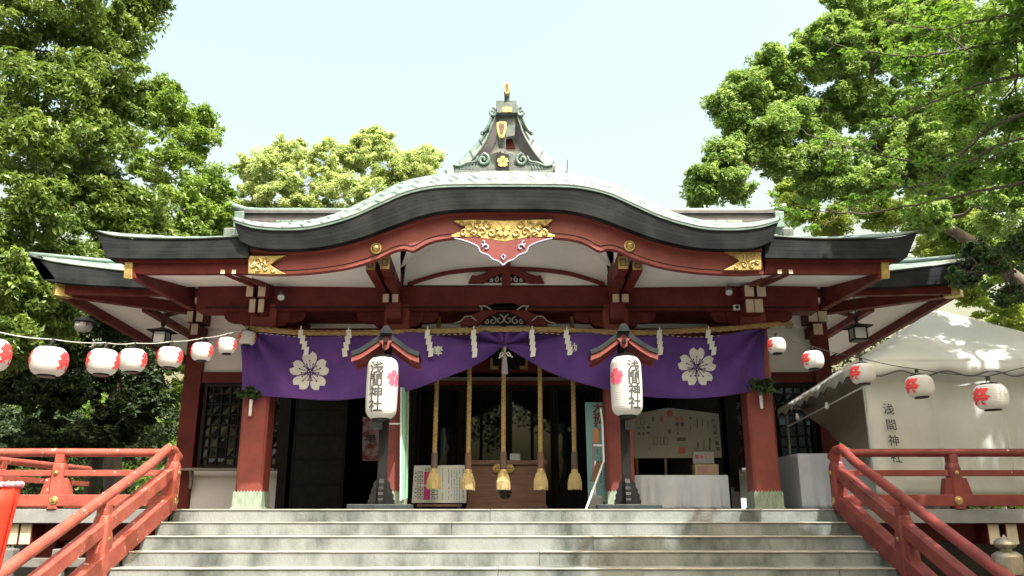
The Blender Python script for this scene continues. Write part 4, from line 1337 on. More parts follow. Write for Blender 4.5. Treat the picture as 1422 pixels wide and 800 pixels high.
for (fx, fy) in ((429.5, 516), (968, 510)):
    m = MB()
    for pet in flower(fx, fy, 27.5, notch=0.16): drape(m, pet, 0.007)
    cr = m.build('blossom_crest', M['cloth_print'], cur)
    m = MB()
    for k in range(15):
        a_ = PI/2 + 2*PI*k/15
        r1 = 15 if k % 3 else 16.5
        if k % 3 == 0: r1 = 15
        else: r1 = 11.5
        n_ = 6
        m.tube([CUR(fx+q*math.cos(a_), fy-q*math.sin(a_), 0.011) for q in [4+(r1-4)*i/(n_-1) for i in range(n_)]], 0.0042, 4)
        m.tube([CUR(fx+q*math.cos(a_), fy-q*math.sin(a_), 0.012) for q in (r1-0.2, r1+1.4)], 0.012, 5)
    ring = [CUR(fx+4*math.cos(2*PI*k/16), fy-4*math.sin(2*PI*k/16), 0.012) for k in range(17)]
    m.tube(ring, 0.009, 4)
    m.build('stamens', M['purple_line'], cr)
def cfn(px_, py_):
    s_ = pxm(px_, py_, YCU)
    return lambda a, b: CUR(px_ + a/s_, py_ - b/s_, 0.022)
write('奉', 0.145, cfn(609, 488), M['cloth_print'], cur, bold=0.025, cell=0.02)
write('納', 0.145, cfn(794, 485), M['cloth_print'], cur, bold=0.025, cell=0.02)
m = MB()
hc = [P(x,y,YCU-0.055) for x,y in [(352,462),(385,465),(420,468.5),(450,469.5),(490,466),(530,462),(560,464),(590,465.5),(640,464),(700,460),(760,463),(800,465.5),(850,463),(900,462),(940,467),(975,468),(1010,465),(1040,460),(1062,456)]]
hcc = catmull(hc, 180)
for i in range(0, 178, 2):
    m.tube([hcc[i], hcc[i+1]], 0.0045, 4)
m.build('hanging_cord', M['wire_pale'], cur)
# tie cord and tassel in the middle
m = MB()
tz = P(701,480,YCU-0.10)
m.tube([P(700,480,YCU-0.06), P(700.5,489,YCU-0.10)], 0.006, 5); m.tube([P(702.5,480,YCU-0.06), P(702,489,YCU-0.10)], 0.006, 5)
for sg in (-1,1):
    m.tube(catmull([P(701.5+sg*0.5,491,YCU-0.10), P(701.5+sg*5,489.5,YCU-0.11), P(701.5+sg*7.5,494,YCU-0.11), P(701.5+sg*3,494,YCU-0.10)], 12), 0.007, 5)
m.tube([P(700.5,491,YCU-0.11), P(692.5,497.5,YCU-0.11)], 0.011, 5)
m.tube([P(702.5,491,YCU-0.11), P(712,496,YCU-0.11)], 0.009, 5)
m.build('tie_cord', M['wire_pale'], cur, smooth=True)
m = MB(); rr = random.Random(9)
for i in range(26):
    x_ = 697.5 + 7.5*i/25
    m.tube([P(701+(x_-701)*0.5, 494, YCU-0.10+rr.uniform(-.012,.012)), P(x_, 519+rr.uniform(-1,1), YCU-0.10+rr.uniform(-.025,.025))], 0.005, 4)
m.build('tassel', mk('lavender_silk', (0.26,0.25,0.36), (0.40,0.39,0.48), rough=0.6, scale=20), cur)

# ================================================================== bell ropes
labs = ['leftmost of five bell ropes, its tassel before the white notice board', 'second bell rope from the left, its tassel at the edge of the notice board', 'middle bell rope hanging in front of the gilt crest of the offering box',
        'fourth bell rope from the left, hanging before the right end of the offering box', 'rightmost of five thick bell ropes, next to the teal poster']
YB = 12.2
for i, (xt, xb_, ysl, yt, yb_, dk) in enumerate([(608,603.5,629,651,678,1),(652.5,650.5,629,652,679.5,0),(699.5,699,628,652,679,1),(749.5,750.5,628,651,679,0),(795,797.5,628,652,679,1)]):
    top_ = P(xt-0.3*(xb_-xt), 440, YB)
    b0 = P(xb_, ysl, YB)
    e = empty('bell_rope', b0, labs[i], 'rope', 'bell ropes hanging at the shrine door')
    for s in range(3):
        pts = []
        n = 110
        for k in range(n):
            q = top_.lerp(b0 + Vector((0,0,-0.02)), k/(n-1))
            a_ = k/(n-1)*(top_-b0).length/0.17*2*PI + s*2*PI/3
            pts.append(q + Vector((math.cos(a_)*0.020, math.sin(a_)*0.020, 0)))
        MB().tube(pts, 0.0175, 7).build('strand', M['straw'], e, smooth=True)
    b1 = P(xb_, yt, YB)
    MB().lathe([(0.050, b1.z),(0.050, b0.z)], b0.x, YB, 8).build('wooden_sleeve', M['dark'] if False else (mk('sleeve_dark',(0.10,0.065,0.055),rough=0.6) if dk else M['wood']), e, bevel=0.003)
    z0 = P(xb_, yb_, YB).z
    H = b1.z - z0
    m = MB().lathe([(0.045, b1.z+0.01),(0.052, b1.z-H*0.08),(0.050, b1.z-H*0.16),(0.075, b1.z-H*0.38),(0.095, b1.z-H*0.70),(0.096, b1.z-H*0.9),(0.090, z0)], b0.x, YB, 24)
    t_ = m.build('tassel', M['straw_light'], e, smooth=True)
    m = MB(); rr = random.Random(i)
    for k in range(110):
        a_ = 2*PI*k/110; r0 = 0.058+rr.uniform(0,0.01); r1 = 0.097+rr.uniform(-0.006,0.008)
        c, s = math.cos(a_), math.sin(a_)
        m.tube([(b0.x+r0*c, YB+r0*s, b1.z-H*0.2), (b0.x+r1*0.98*c, YB+r1*0.98*s, b1.z-H*0.62), (b0.x+r1*c, YB+r1*s, z0-rr.uniform(-0.005,0.02))], [0.003,0.004,0.003], 3)
    m.build('straw_ends', M['straw_light'], t_)

# ================================================================== lantern posts
def big_lantern_stand(xp, ybase, side, label, lab2, rz):
    YL = 11.0
    base = P(xp, 706, YL)
    e = empty('lantern_post', (base.x, YL, PL), label, 'lantern post', 'roofed lantern posts on the platform')
    X = base.x
    MB().box(X-0.41, X+0.41, YL-0.32, YL+0.32, PL, PL+0.065).build('base_slab', M['copper_dark'], e, bevel=0.01)
    zt_ = P(xp, 497, YL).z
    MB().box(X-0.062, X+0.062, YL-0.055, YL+0.055, PL+0.065, zt_+0.22).build('post', M['black'], e, bevel=0.008)
    # four scrolled feet
    for ang in range(4):
        c, s = math.cos(ang*PI/2), math.sin(ang*PI/2)
        prof = [(0.06,0.0),(0.175,0.0),(0.175,0.05),(0.155,0.07),(0.16,0.12),(0.135,0.15),(0.138,0.19),(0.11,0.22),(0.108,0.27),(0.06,0.33)]
        pts = [Vector((X+c*r-s*-0.035, YL+s*r+c*-0.035, PL+0.066+z)) for r, z in prof]
        MB().prism(pts, (-s*0.07, c*0.07, 0)).build('scrolled_foot', M['black'], e, bevel=0.004)
    # little roof, gable to the front
    zr = P(xp, 464 if side < 0 else 461, YL-0.34).z
    wd = 0.45; drop = 0.30; dep = 0.34
    prf = [(0,0),(0.10,-0.090),(0.22,-0.180),(0.33,-0.255),(wd,-drop)]
    if 1:
        rows = []
        for yy in (-dep, dep):
            rows.append([Vector((X+a*-1, YL+yy, zr+b+0.03)) for a, b in reversed(prf)] + [Vector((X+a, YL+yy, zr+b+0.03)) for a, b in prf[1:]])
        ro = MB().grid(rows).build('roof', M['roof_black'], e, solid=0.06)
        f = [Vector((X-a, YL-dep+0.02, zr+b-0.01)) for a, b in reversed(prf)] + [Vector((X+a, YL-dep+0.02, zr+b-0.01)) for a, b in prf[1:]]
        g2 = [q - Vector((0,0,0.07)) for q in f]
        MB().ribbon(f, g2, (0,0.035,0)).build('barge_board', M['red_pillar'], ro)
        f2 = [q+Vector((0,2*dep-0.075,0)) for q in f]; g3 = [q+Vector((0,2*dep-0.075,0)) for q in g2]
        MB().ribbon(f2, g3, (0,0.035,0)).build('barge_board', M['red_pillar'], ro)
        m = MB()
        for sg in (-1,1):
            for t in range(7):
                yy = -dep+0.10+t*(2*dep-0.2)/6
                m.bar((X+sg*0.06, YL+yy, zr-0.11), (X+sg*(wd-0.03), YL+yy, zr-drop-0.02), 0.03, 0.035)
            m.box(X+sg*0.30-0.02, X+sg*0.30+0.02, YL-dep+0.05, YL+dep-0.05, zr-drop+0.03, zr-drop+0.075)
        m.build('rafters', M['red_pillar'], ro)
        # underside boarding
        rows = []
        for yy in (-dep+0.03, dep-0.03):
            rows.append([Vector((X-a, YL+yy, zr+b-0.03)) for a, b in reversed(prf)] + [Vector((X+a, YL+yy, zr+b-0.03)) for a, b in prf[1:]])
        MB().grid(rows).build('underside', M['red_pillar'], ro, solid=0.01)
        # pendant and ridge piece
        c = Vector((X, YL-dep-0.005, zr-0.14))
        pts = [(-0.09,0.05),(0.09,0.05),(0.05,0.0),(0.045,-0.05),(0.0,-0.085),(-0.045,-0.05),(-0.05,0.0)]
        MB().prism([c+Vector((a,0,b)) for a, b in pts], (0,0.03,0)).build('pendant', M['red_pillar'], ro, bevel=0.003)
        MB().box(X-0.05, X+0.05, YL-dep-0.03, YL+dep+0.03, zr+0.02, zr+0.075).build('ridge', M['roof_black'], ro, bevel=0.01)
        MB().prism([(X-0.085,YL-dep-0.05,zr+0.0),(X+0.085,YL-dep-0.05,zr+0.0),(X+0.055,YL-dep-0.05,zr+0.07),(X+0.028,YL-dep-0.05,zr+0.105),(X-0.028,YL-dep-0.05,zr+0.105),(X-0.055,YL-dep-0.05,zr+0.07)], (0,0.05,0)).build('ridge_end', M['roof_black'], ro, bevel=0.005)
    MB().bar((X, YL-0.02, zt_+0.16), (X, YL-0.42, zt_+0.16), 0.05, 0.05).build('bracket', M['black'], e)
    # little junction box below the lantern
    q = P(xp-5 if side < 0 else xp+3, 590, YL-0.1)
    m = MB().box(q.x-0.06, q.x+0.06, YL-0.16, YL-0.06, q.z-0.06, q.z+0.06)
    m.build('switch_box', M['gable_dark'], e, bevel=0.008)
    e.rotation_euler.z = rz
    # the paper lantern, a thing of its own that hangs in front of the post
    xc, y0_, y1_ = (530.5, 497.5, 581.5) if side < 0 else (870, 496, 577)
    YG = YL - 0.30
    zt1, zb1 = P(xc, y0_, YG).z, P(xc, y1_, YG).z
    Xc = P(xc, 540, YG).x
    Hh = (zt1-zb1); Rm = 22.0*pxm(xc,540,YG)
    lz = empty('paper_lantern', (Xc, YG, (zt1+zb1)/2), lab2, 'lantern', 'tall white paper lanterns on the lantern posts')
    def rad(z):      # z from -H/2..H/2
        t = abs(z)/(Hh/2)
        if t < 0.72: return Rm*(1-0.03*(t/0.72)**2)
        u = (t-0.72)/0.28
        return Rm*(0.97 - 0.40*(1-math.sqrt(max(0,1-u*u))) - 0.05*u)
    prof = []
    nb = 34
    for k in range(nb*3+1):
        z = -Hh/2 + Hh*k/(nb*3)
        prof.append((rad(z)*(1-0.022*(1 if k % 3 == 0 else 0)), (zt1+zb1)/2+z))
    MB().lathe(prof, Xc, YG, 48).build('paper_shade', M['lantern_paper'], lz, smooth=True)
    m = MB().lathe([(Rm*0.52, zt1-0.01),(Rm*0.56, zt1+0.035)], Xc, YG, 32); m.build('top_ring', M['black'], lz)
    m = MB().lathe([(Rm*0.56, zb1-0.035),(Rm*0.52, zb1+0.01)], Xc, YG, 32); m.build('bottom_ring', M['black'], lz)
    MB().tube([(Xc,YG,zt1+0.03),(Xc,YG,zt_+0.15)], 0.006, 5).build('hook', M['wire'], lz)
    def wrap(a0):
        def f(a, b):
            r = rad(b) + 0.004
            th = a0 + a/Rm
            return Vector((Xc + r*math.sin(th), YG - r*math.cos(th), (zt1+zb1)/2 + b))
        return f
    a0 = -0.26 if side < 0 else 0.40
    write('浅間神社', Hh*0.225, wrap(a0), M['ink'], lz, bold=0.020, cell=0.02, step=Hh*0.205, xs=1.12)
    m = MB(); a1 = 0.98 if side < 0 else -0.85
    f = wrap(a1)
    for pet in flower(0, 0, 0.115, notch=0.12):
        bm = bmesh.new(); bm.faces.new([bm.verts.new((x,y,0)) for x,y in pet])
        bmesh.ops.triangulate(bm, faces=bm.faces[:])
        for ax in (0,1):
            for k in range(-7,8):
                bmesh.ops.bisect_plane(bm, geom=bm.verts[:]+bm.edges[:]+bm.faces[:], plane_co=(k*0.017,0,0) if ax == 0 else (0,k*0.017,0), plane_no=(1,0,0) if ax == 0 else (0,1,0))
        bm.verts.index_update()
        m.add([f(v.co.x, -v.co.y + Hh*0.14) for v in bm.verts], [tuple(v.index for v in q.verts) for q in bm.faces]); bm.free()
    m.build('blossom_print', M['ink_pink'], lz)
big_lantern_stand(529, 706, -1, 'black lantern post with a small red-gabled roof, left of the hanging ropes',
                  'tall white paper lantern with black characters, in front of the left lantern post', R(4))
big_lantern_stand(872, 706, 1, 'black lantern post with small red-gabled roof, right of the ropes, by the teal poster',
                  'tall shiny white paper lantern with creased characters, on the right lantern post', R(-3))

# ================================================================== festival lanterns on their strings
def festival_proto():
    e = empty('festival_lantern', (0,0,0), 'x', 'lantern')
    Rr, Hh = 0.125, 0.205
    def rad(z):
        t = min(1, abs(z)/(Hh/2))
        return Rr*(0.52 + 0.48*math.sqrt(max(0, 1-t**2.3)))
    prof = []
    for k in range(49):
        z = -Hh/2 + Hh*k/48
        prof.append((rad(z)*(1-0.022*(k % 3 == 0)), z))
    MB().lathe(prof, 0, 0, 32).build('paper_shade', M['lantern_paper'], e, smooth=True)
    MB().lathe([(0.062,Hh/2-0.004),(0.062,Hh/2+0.012)],0,0,20).build('top_ring', M['black'], e)
    MB().lathe([(0.062,-Hh/2-0.014),(0.062,-Hh/2+0.004)],0,0,20).build('bottom_ring', M['black'], e)
    m = MB(); m.tube([(0.03,0,Hh/2+0.012),(0.0,0,Hh/2+0.045),(-0.03,0,Hh/2+0.012)], 0.003, 5); m.box(-0.012,0.012,-0.012,0.012,Hh/2+0.035,Hh/2+0.065)
    m.build('hook', M['wire'], e)
    for a0 in (0, -2.8):
        def f(a, b, a0=a0):
            r = rad(b) + 0.0035
            th = a0 + a/Rr
            return Vector((r*math.sin(th), -r*math.cos(th), b))
        write('祭', 0.155, f, M['ink_red'], e, bold=0.03, cell=0.012, shear=0.1)
    return e
fp = festival_proto()
first = [True]
def place_lantern(x, y, wpx, rot, lab, grp):
    # distance from its size in the photograph: every lantern is 0.25 m wide
    dc = 0.25*F/wpx
    v = (400-y)/F
    Y = dc*(math.cos(TILT) - v*math.sin(TILT))
    p = P(x, y, Y)
    o = fp if first[0] else copy_tree(fp)
    first[0] = False
    o.location = p
    o.rotation_euler.z = rot
    j_ = math.sin(x*12.7)
    o.rotation_euler.x = 0.05*j_; o.rotation_euler.y = 0.04*math.cos(x*5.1)
    o.scale = (1+0.02*j_, 1+0.02*j_, 1-0.03*j_)
    tag(o, lab, 'lantern', grp)
    return p
LL = [(-13,493,51,'white festival lantern cut off by the left edge of the picture'), (68,502,47.5,'white festival lantern with a red character, nearest whole one on the left string'),
      (143,503,41.5,'third festival lantern from the left edge, in the close pair'), (184,500.5,37,'fourth festival lantern from the left edge, right one of the close pair'),
      (236,496,33.5,'fifth festival lantern on the left string, before the sunlit leaves beside the hall'), (280.5,488.5,29.5,'sixth festival lantern on the left string, in front of the red corner post'),
      (315,480,26,'small festival lantern, second from the curtain end of the left string'), (343.5,469.5,23.5,'smallest festival lantern on the left string, at the corner of the purple curtain')]
lrot = [1.60,1.62,1.80,1.68,1.60,1.55,1.60,1.85]
Lp = [place_lantern(x, y, w_, lrot[i], lab, 'festival lanterns on the two strings') for i, (x, y, w_, lab) in enumerate(LL)]
RL = [(1078.5,480,25.5,'smallest festival lantern on the right string, at the right corner of the purple curtain'), (1129,500,29.5,'second festival lantern on the right string, below the dark hanging lantern'),
      (1198,519,33.5,'third festival lantern on the right string, at the corner of the white tent'), (1277,536.5,36.5,'fourth festival lantern on the right string, in front of the white tent wall'),
      (1376,551,43,'largest festival lantern on the right string, in front of the tent near the right edge')]
rrot = [-1.25,-1.2,-1.15,-1.1,-1.2]
Rp = [place_lantern(x, y, w_, rrot[i], lab, 'festival lanterns on the two strings') for i, (x, y, w_, lab) in enumerate(RL)]
poleL = Vector((-4.9, 4.2, 0)); poleR = Vector((4.45, 4.6, 0))
for pts, start, pole, lab in ((Lp, P(350,455,YK-0.1), poleL, 'pale cord carrying the left row of festival lanterns'), (Rp, P(1062,462,YK-0.1), poleR, 'dark cord carrying the right row of festival lanterns')):
    seq = [start] + (list(reversed(pts)) if pts is Lp else list(pts))
    seq = [seq[0]] + [q + Vector((0,0,0.165)) for q in seq[1:]]
    seq.append(Vector((pole.x, pole.y, seq[-1].z + 0.12)))
    # a light sag between the lanterns
    cp = []
    for a_, b_ in zip(seq, seq[1:]):
        for k in range(8):
            t = k/8
            cp.append(a_.lerp(b_, t) + Vector((0,0,0.0 + -0.012*math.sin(PI*t))))
    cp.append(seq[-1])
    o = MB().tube(cp, 0.0045, 6).build('festival_string', M['wire_pale'] if pts is Lp else M['wire'], None, start, smooth=True)
    tag(o, lab, 'cord')
for pole, lab in ((poleL,'wooden pole holding the near end of the left lantern cord'), (poleR,'wooden pole holding the near end of the right lantern cord')):
    o = MB().tube([(pole.x,pole.y,0),(pole.x,pole.y,3.2)], [0.06,0.045], 10).build('lantern_pole', M['wood_grey'], None, pole, smooth=2)
    tag(o, lab, 'pole')

# ================================================================== things on the platform
# offering box
ob = empty('offering_box', P(704,706,12.95)*1.0, 'large brown wooden offering box with a gilt crest behind the bell ropes', 'offering box')
YO2 = 12.95
xa, xb_ = P(649,690,YO2).x, P(758,690,YO2).x
zt_ = P(700,641,YO2).z
MB().box(xa, xb_, YO2, YO2+0.75, PL+0.06, zt_-0.05).build('box_body', M['wood'], ob, bevel=0.01)
MB().box(xa-0.02, xb_+0.02, YO2-0.03, YO2+0.78, PL, PL+0.07).build('plinth', M['wood'], ob, bevel=0.01)
m = MB(); m.box(xa-0.03, xb_+0.03, YO2-0.04, YO2+0.04, zt_-0.05, zt_+0.02); m.box(xa-0.03, xb_+0.03, YO2+0.72, YO2+0.79, zt_-0.05, zt_+0.02)
m.box(xa-0.03, xa+0.04, YO2+0.04, YO2+0.72, zt_-0.05, zt_+0.018); m.box(xb_-0.04, xb_+0.03, YO2+0.04, YO2+0.72, zt_-0.05, zt_+0.018)
m.build('rim', M['wood'], ob, bevel=0.006)
m = MB()
for k in range(14):
    xx = xa+0.08+(xb_-xa-0.16)*k/13
    m.box(xx-0.018, xx+0.018, YO2+0.04, YO2+0.72, zt_-0.03, zt_+0.005)
m.build('slats', M['wood'], ob)
m = MB()
for sg in (-1, 1):
    m.tube(spiral(699+sg*9, 650.5, 4.8, 1.2, PI/2, sg, YO2-0.05, 18), [0.022]*18, 6)
    m.pxprism([(699+sg*3,646),(699+sg*12,645),(699+sg*15.5,651),(699+sg*12,656),(699+sg*3,657)], YO2-0.045, 0.02)
m.build('gilt_crest', M['gold'], ob, smooth=2)
m = MB()
for pet in flower(702, 684, 9): m.pxprism(pet, YO2-0.018, 0.012)
m.build('carved_blossom', M['dark'], ob)
# small card standing on the box
o = MB().prism([P(708,630,YO2+0.2), P(722,630,YO2+0.2), P(722.5,640,YO2+0.12), P(708,640,YO2+0.12)], (0,0.01,0)).build('small_card', M['card_white'], None, P(715,640,YO2+0.15))
tag(o, 'small pale blue and white card standing on the offering box', 'card')

# notice board with a magenta table
YN = 12.5
nb_ = empty('notice_board', P(610,706,YN), 'white notice board with a magenta column and printed table, on a low brown stand', 'notice board')
MB().pxprism([(575,646.5),(648,646),(647.5,698.5),(571.5,698.5)], YN, 0.03).build('panel', M['card_white'], nb_, bevel=0.004)
m = MB()
for xx in (583, 637):
    q = P(xx, 700, YN); m.box(q.x-0.02, q.x+0.02, YN+0.032, YN+0.07, PL, q.z+0.25)
q0, q1 = P(579,700,YN), P(641,700,YN); m.box(q0.x, q1.x, YN-0.03, YN+0.06, q0.z-0.035, q0.z-0.002)
m.build('stand', M['wood'], nb_)
m = MB(); m.pxprism([(589,655),(597.5,655),(597,673.5),(588.8,673.5)], YN-0.004, 0.003); m.pxprism([(588.5,675.5),(597.4,675.5),(596.8,694),(588,694)], YN-0.004, 0.003)
m.build('magenta_column', M['magenta'], nb_)
m = MB()
for yy in (654.5,660.5,665.5,671,676,681,686.5,692): m.pxprism([(579,yy),(588,yy),(588,yy+0.7),(579,yy+0.7)], YN-0.004, 0.003)
for yy in (676,681,686.5,692): m.pxprism([(598,yy),(607,yy),(607,yy+0.7),(598,yy+0.7)], YN-0.004, 0.003)
for xx in (579,583.5,602.5,607): m.pxprism([(xx,655),(xx+0.6,655),(xx+0.6,693),(xx,693)], YN-0.0045, 0.003)
rr = random.Random(4)
for xx in (614.5,622.5,626.5,630.5,634,638,642.5):     # columns of fine print
    yy = 650 + rr.uniform(0,2)
    while yy < 693:
        h = rr.uniform(1.0,1.5)
        w_ = 0.8 if xx != 642.5 else 1.5
        if rr.random() < 0.86: m.pxprism([(xx,yy),(xx+w_,yy),(xx+w_,yy+h),(xx,yy+h)], YN-0.004, 0.003)
        yy += h + 0.55
for yy in (656,661.5,667,678,683,688.5):
    for xx in (576.6, 581, 585.5, 600):
        m.pxprism([(xx,yy),(xx+1.5,yy),(xx+1.5,yy+2.2),(xx,yy+2.2)], YN-0.004, 0.003)
m.build('printing', M['ink'], nb_)
write('日程', 0.042, flat_fn(594,652.2,YN-0.003), M['ink'], nb_, bold=0.02, vertical=False)

# mint green banner and teal poster beside the inner pillars
YM = 11.75
o = empty('banner', P(561,706,YM), 'narrow mint green banner with a white edge, right of the left inner pillar', 'banner')
MB().prism([P(557.5,538,YM), P(567.5,538,YM+0.25), P(565.5,692,YM+0.25), P(557,694,YM)], (0.006,0.004,0)).build('cloth', M['mint'], o)
MB().prism([P(555.8,538,YM-0.002), P(558.2,538,YM-0.002), P(557.4,695,YM-0.002), P(555.2,695,YM-0.002)], (0,0.008,0)).build('white_edge', M['metal_white'], o)
q = P(561,700,YM+0.1)
MB().tube([(q.x,YM+0.13,PL),(q.x+0.0,YM+0.13,P(561,536,YM).z+0.05)], 0.014, 8).build('pole', M['wood_grey'], o, smooth=2)
q = P(548,588.5,YM)
MB().bar(P(540,588.5,YM+0.02), P(558,588.5,YM+0.02), 0.015, 0.02).build('crossbar', M['metal_white'], o)

YT = 12.3
tp_ = empty('poster_board', P(830,706,YT), 'tall teal poster board with large brown characters, left of the right inner pillar', 'poster')
MB().pxprism([(812.5,558.5),(841,559),(844.5,696.5),(817,697)], YT, 0.03).build('panel', M['teal'], tp_)
write('大祈祷', 0.155, flat_fn(830.5,579,YT-0.004), mk('headline_brown',(0.16,0.045,0.02),rough=0.7), tp_, bold=0.035, step=0.14)
MB().pxprism([(824.5,596),(831.5,595),(831.5,615),(824.5,615)], YT-0.006, 0.004).build('orange_strip', M['orange'], tp_)
rr = random.Random(2)
for xx, mat_, y0_, y1_ in ((822,'ink_pink',612,668),(828.5,'ink',625,632),(829,'ink',640,665),(833.5,'ink',636,672),(838,'ink',645,682)):
    m = MB(); yy = y0_
    while yy < y1_:
        m.pxprism([(xx,yy),(xx+2.4,yy),(xx+2.4,yy+0.8),(xx,yy+0.8)], YT-0.004, 0.003)
        m.pxprism([(xx+0.8,yy+0.9),(xx+1.6,yy+0.9),(xx+1.6,yy+2.4),(xx+0.8,yy+2.4)], YT-0.004, 0.003)
        yy += 3.6
    m.build('printed_column', M[mat_], tp_)
MB().box(P(818,700,YT).x, P(843,700,YT).x, YT+0.0, YT+0.18, PL, P(830,697,YT).z-0.002).build('foot', M['dark'], tp_)
# folding white stand leaning beside it
ws = empty('folding_stand', P(826,708,11.5), 'thin white metal stand with a bent leg and a dark clip, beside the teal poster', 'stand')
pts = [P(812,712,10.9), P(838.5,640,11.45), P(836.5,587,11.5), P(834,567,11.5)]
m = MB()
for a_, b_ in zip(pts, pts[1:]): m.tube([a_, b_], 0.014, 8)
m.tube([P(824,618,11.5), P(837,619,11.5)], 0.014, 8); m.tube([P(826.5,640,11.5), P(826.5,695,11.5)], 0.010, 8)
m.build('frame', M['metal_white'], ws, smooth=2)
MB().bar(P(832.5,641,11.45), P(823.5,669,11.45), 0.085, 0.02, (0,1,0)).build('clip', M['wood'], ws)
q = P(827,704,11.5); m = MB().prism([(q.x-0.10,11.45,PL+0.001),(q.x+0.12,11.45,PL+0.001),(q.x+0.09,11.45,PL+0.19),(q.x-0.08,11.45,PL+0.19)], (0,0.12,0))
m.build('weight', M['stone_deck'], ws, bevel=0.03)

# right: table with a white cloth, ema shaped price board, boxes
YTb = 12.6
xa, xb_ = P(882,680,YTb).x, P(1012,680,YTb).x
zt_ = P(950,660,YTb).z
tb = empty('folding_table', ((xa+xb_)/2, YTb+0.35, PL), 'long folding table hidden under a white cloth in the right doorway', 'table')
MB().box(xa+0.02, xb_-0.02, YTb+0.02, YTb+0.7, zt_-0.04, zt_-0.006).build('tabletop', M['wood_grey'], tb)
for a_ in (xa+0.08, xb_-0.08):
    for b_ in (YTb+0.08, YTb+0.64):
        MB().tube([(a_,b_,PL),(a_,b_,zt_-0.04)], 0.014, 8).build('leg', M['gable_dark'], tb)
def cloth_box(name, xa, xb_, y0, y1, z1, label, zb=PL+0.012):
    rows = []; n = 60
    per = []
    segs = [((xa,y1),(xa,y0),14),((xa,y0),(xb_,y0),50),((xb_,y0),(xb_,y1),14)]
    for (p, q, k) in segs:
        for i in range(k): per.append((p[0]+(q[0]-p[0])*i/k, p[1]+(q[1]-p[1])*i/k))
    per.append((xb_, y1))
    rows = []
    for r_ in range(12):
        t = r_/11
        row = []
        for i, (x, y) in enumerate(per):
            wv = 0.030*(0.25+0.75*t)*(math.sin(i*0.9+math.sin(i*0.31)*2)+0.5*math.sin(i*0.37+1.7))
            row.append(Vector((x + (wv if y > y0+0.01 else 0)*0.8, y - (wv + 0.012*t if y <= y0+0.01 else 0), z1 + (zb-z1)*t)))
        rows.append(row)
    m = MB().grid(rows)
    m.add([(xa,y0,z1+0.0008),(xb_,y0,z1+0.0008),(xb_,y1,z1+0.0008),(xa,y1,z1+0.0008)], [(0,1,2,3)])
    o = m.build(name, M['cloth_white'], None, ((xa+xb_)/2,(y0+y1)/2,zb), smooth=2, solid=0.003)
    tag(o, label, 'tablecloth')
    return o
cloth_box('tablecloth', xa, xb_, YTb, YTb+0.72, zt_, 'bluish white cloth draped over the table in the right doorway')
YE2 = 13.0
eb = empty('price_board', P(937,660,YE2), 'large cream board with pictures and a column of characters, behind the white table', 'board')
MB().pxprism([(870,577),(925,566.5),(935,567),(998,574.5),(1002.5,635.5),(874,636.5)], YE2, 0.04).build('panel', M['board'], eb, bevel=0.004)
for xx in (885, 925, 985):
    q = P(xx, 640, YE2); MB().box(q.x-0.02, q.x+0.02, YE2+0.042, YE2+0.08, PL, q.z+0.3).build('leg', M['wood'], eb)
write('授与品一覧表', 0.072, flat_fn(994,604,YE2-0.004, R(5)), M['ink'], eb, bold=0.03, step=0.088)
dull_red = mk('dull_red_print',(0.36,0.09,0.08),rough=0.7); dull_grey = mk('dull_grey_print',(0.10,0.095,0.09),rough=0.7)
m = MB()
for pet in flower(930.5, 574, 5): m.pxprism(pet, YE2-0.005, 0.004)
m.build('blossom_print', dull_red, eb)
for (a_, b_, c_, d_) in ((938,578.5,942,584.5),(945,578.5,949,585),(917,578,921,586),(942,621,951.5,630),(901.5,620,903,625)):
    MB().pxprism([(a_,b_),(c_,b_),(c_,d_),(a_,d_)], YE2-0.005, 0.004).build('picture', dull_red, eb)
for (a_, b_, c_, d_) in ((938,586.5,942.5,591.5),(945,586.5,949.5,592),(898,592,903,595),(898,600,903,602.5),(886,593,888.5,595),(892,593,894.5,595),(886,600,888.5,604),(892,600,894.5,604),(928,596,931.5,601.5),(940,594,942,598),(940.5,600,942.5,604),(940,607.5,952,612.5),(905.5,578.5,908.5,585.5),(957,579,961,582),(967.5,581,968.8,595),(975,581,976.2,592.5),(983,583,983.6,596),(958.5,592,959.5,598),(977,611,978.2,625),(984.5,608,987,625),(968.5,614,970,622)):
    MB().pxprism([(a_,b_),(c_,b_),(c_,d_),(a_,d_)], YE2-0.005, 0.004).build('picture', dull_grey, eb)
for (a_, b_, c_, d_) in ((889,580,894,589),(908,607,913,617),(916.5,607,921,617),(922.5,607,927,617)):
    m = MB()
    for s_ in ([(a_,b_),(c_,b_),(c_,b_+0.7),(a_,b_+0.7)],[(a_,d_),(c_,d_),(c_,d_+0.7),(a_,d_+0.7)],[(a_,b_),(a_+0.7,b_),(a_+0.7,d_),(a_,d_)],[(c_,b_),(c_+0.7,b_),(c_+0.7,d_),(c_,d_)]): m.pxprism(s_, YE2-0.005, 0.004)
    m.build('picture_frame', dull_grey, eb)
YX = YTb+0.22
q0, q1 = P(966,660,YX), P(997.5,644.5,YX)
bx_ = empty('cardboard_box', ((q0.x+q1.x)/2, YX+0.12, zt_), 'small tan box with a reddish print, standing on the right end of the white table', 'box')
MB().box(q0.x, q1.x, YX, YX+0.22, zt_+0.004, q1.z).build('carton', M['card_tan'], bx_, bevel=0.004)
MB().pxprism([(969,647),(985.5,647),(985.5,659),(969,659)], YX-0.003, 0.002).build('print', mk('pink_print',(0.42,0.20,0.20),(0.50,0.34,0.30),rough=0.7,scale=25), bx_)
q = [(963,627.5),(991,627.5),(992,643.8),(963,643.8)]
sgn_ = empty('fortune_sign', P(977,660,YX+0.1), 'small white sign with pink characters propped above the tan box', 'sign')
MB().pxprism(q, YX+0.10, 0.015).build('card', M['card_white'], sgn_)
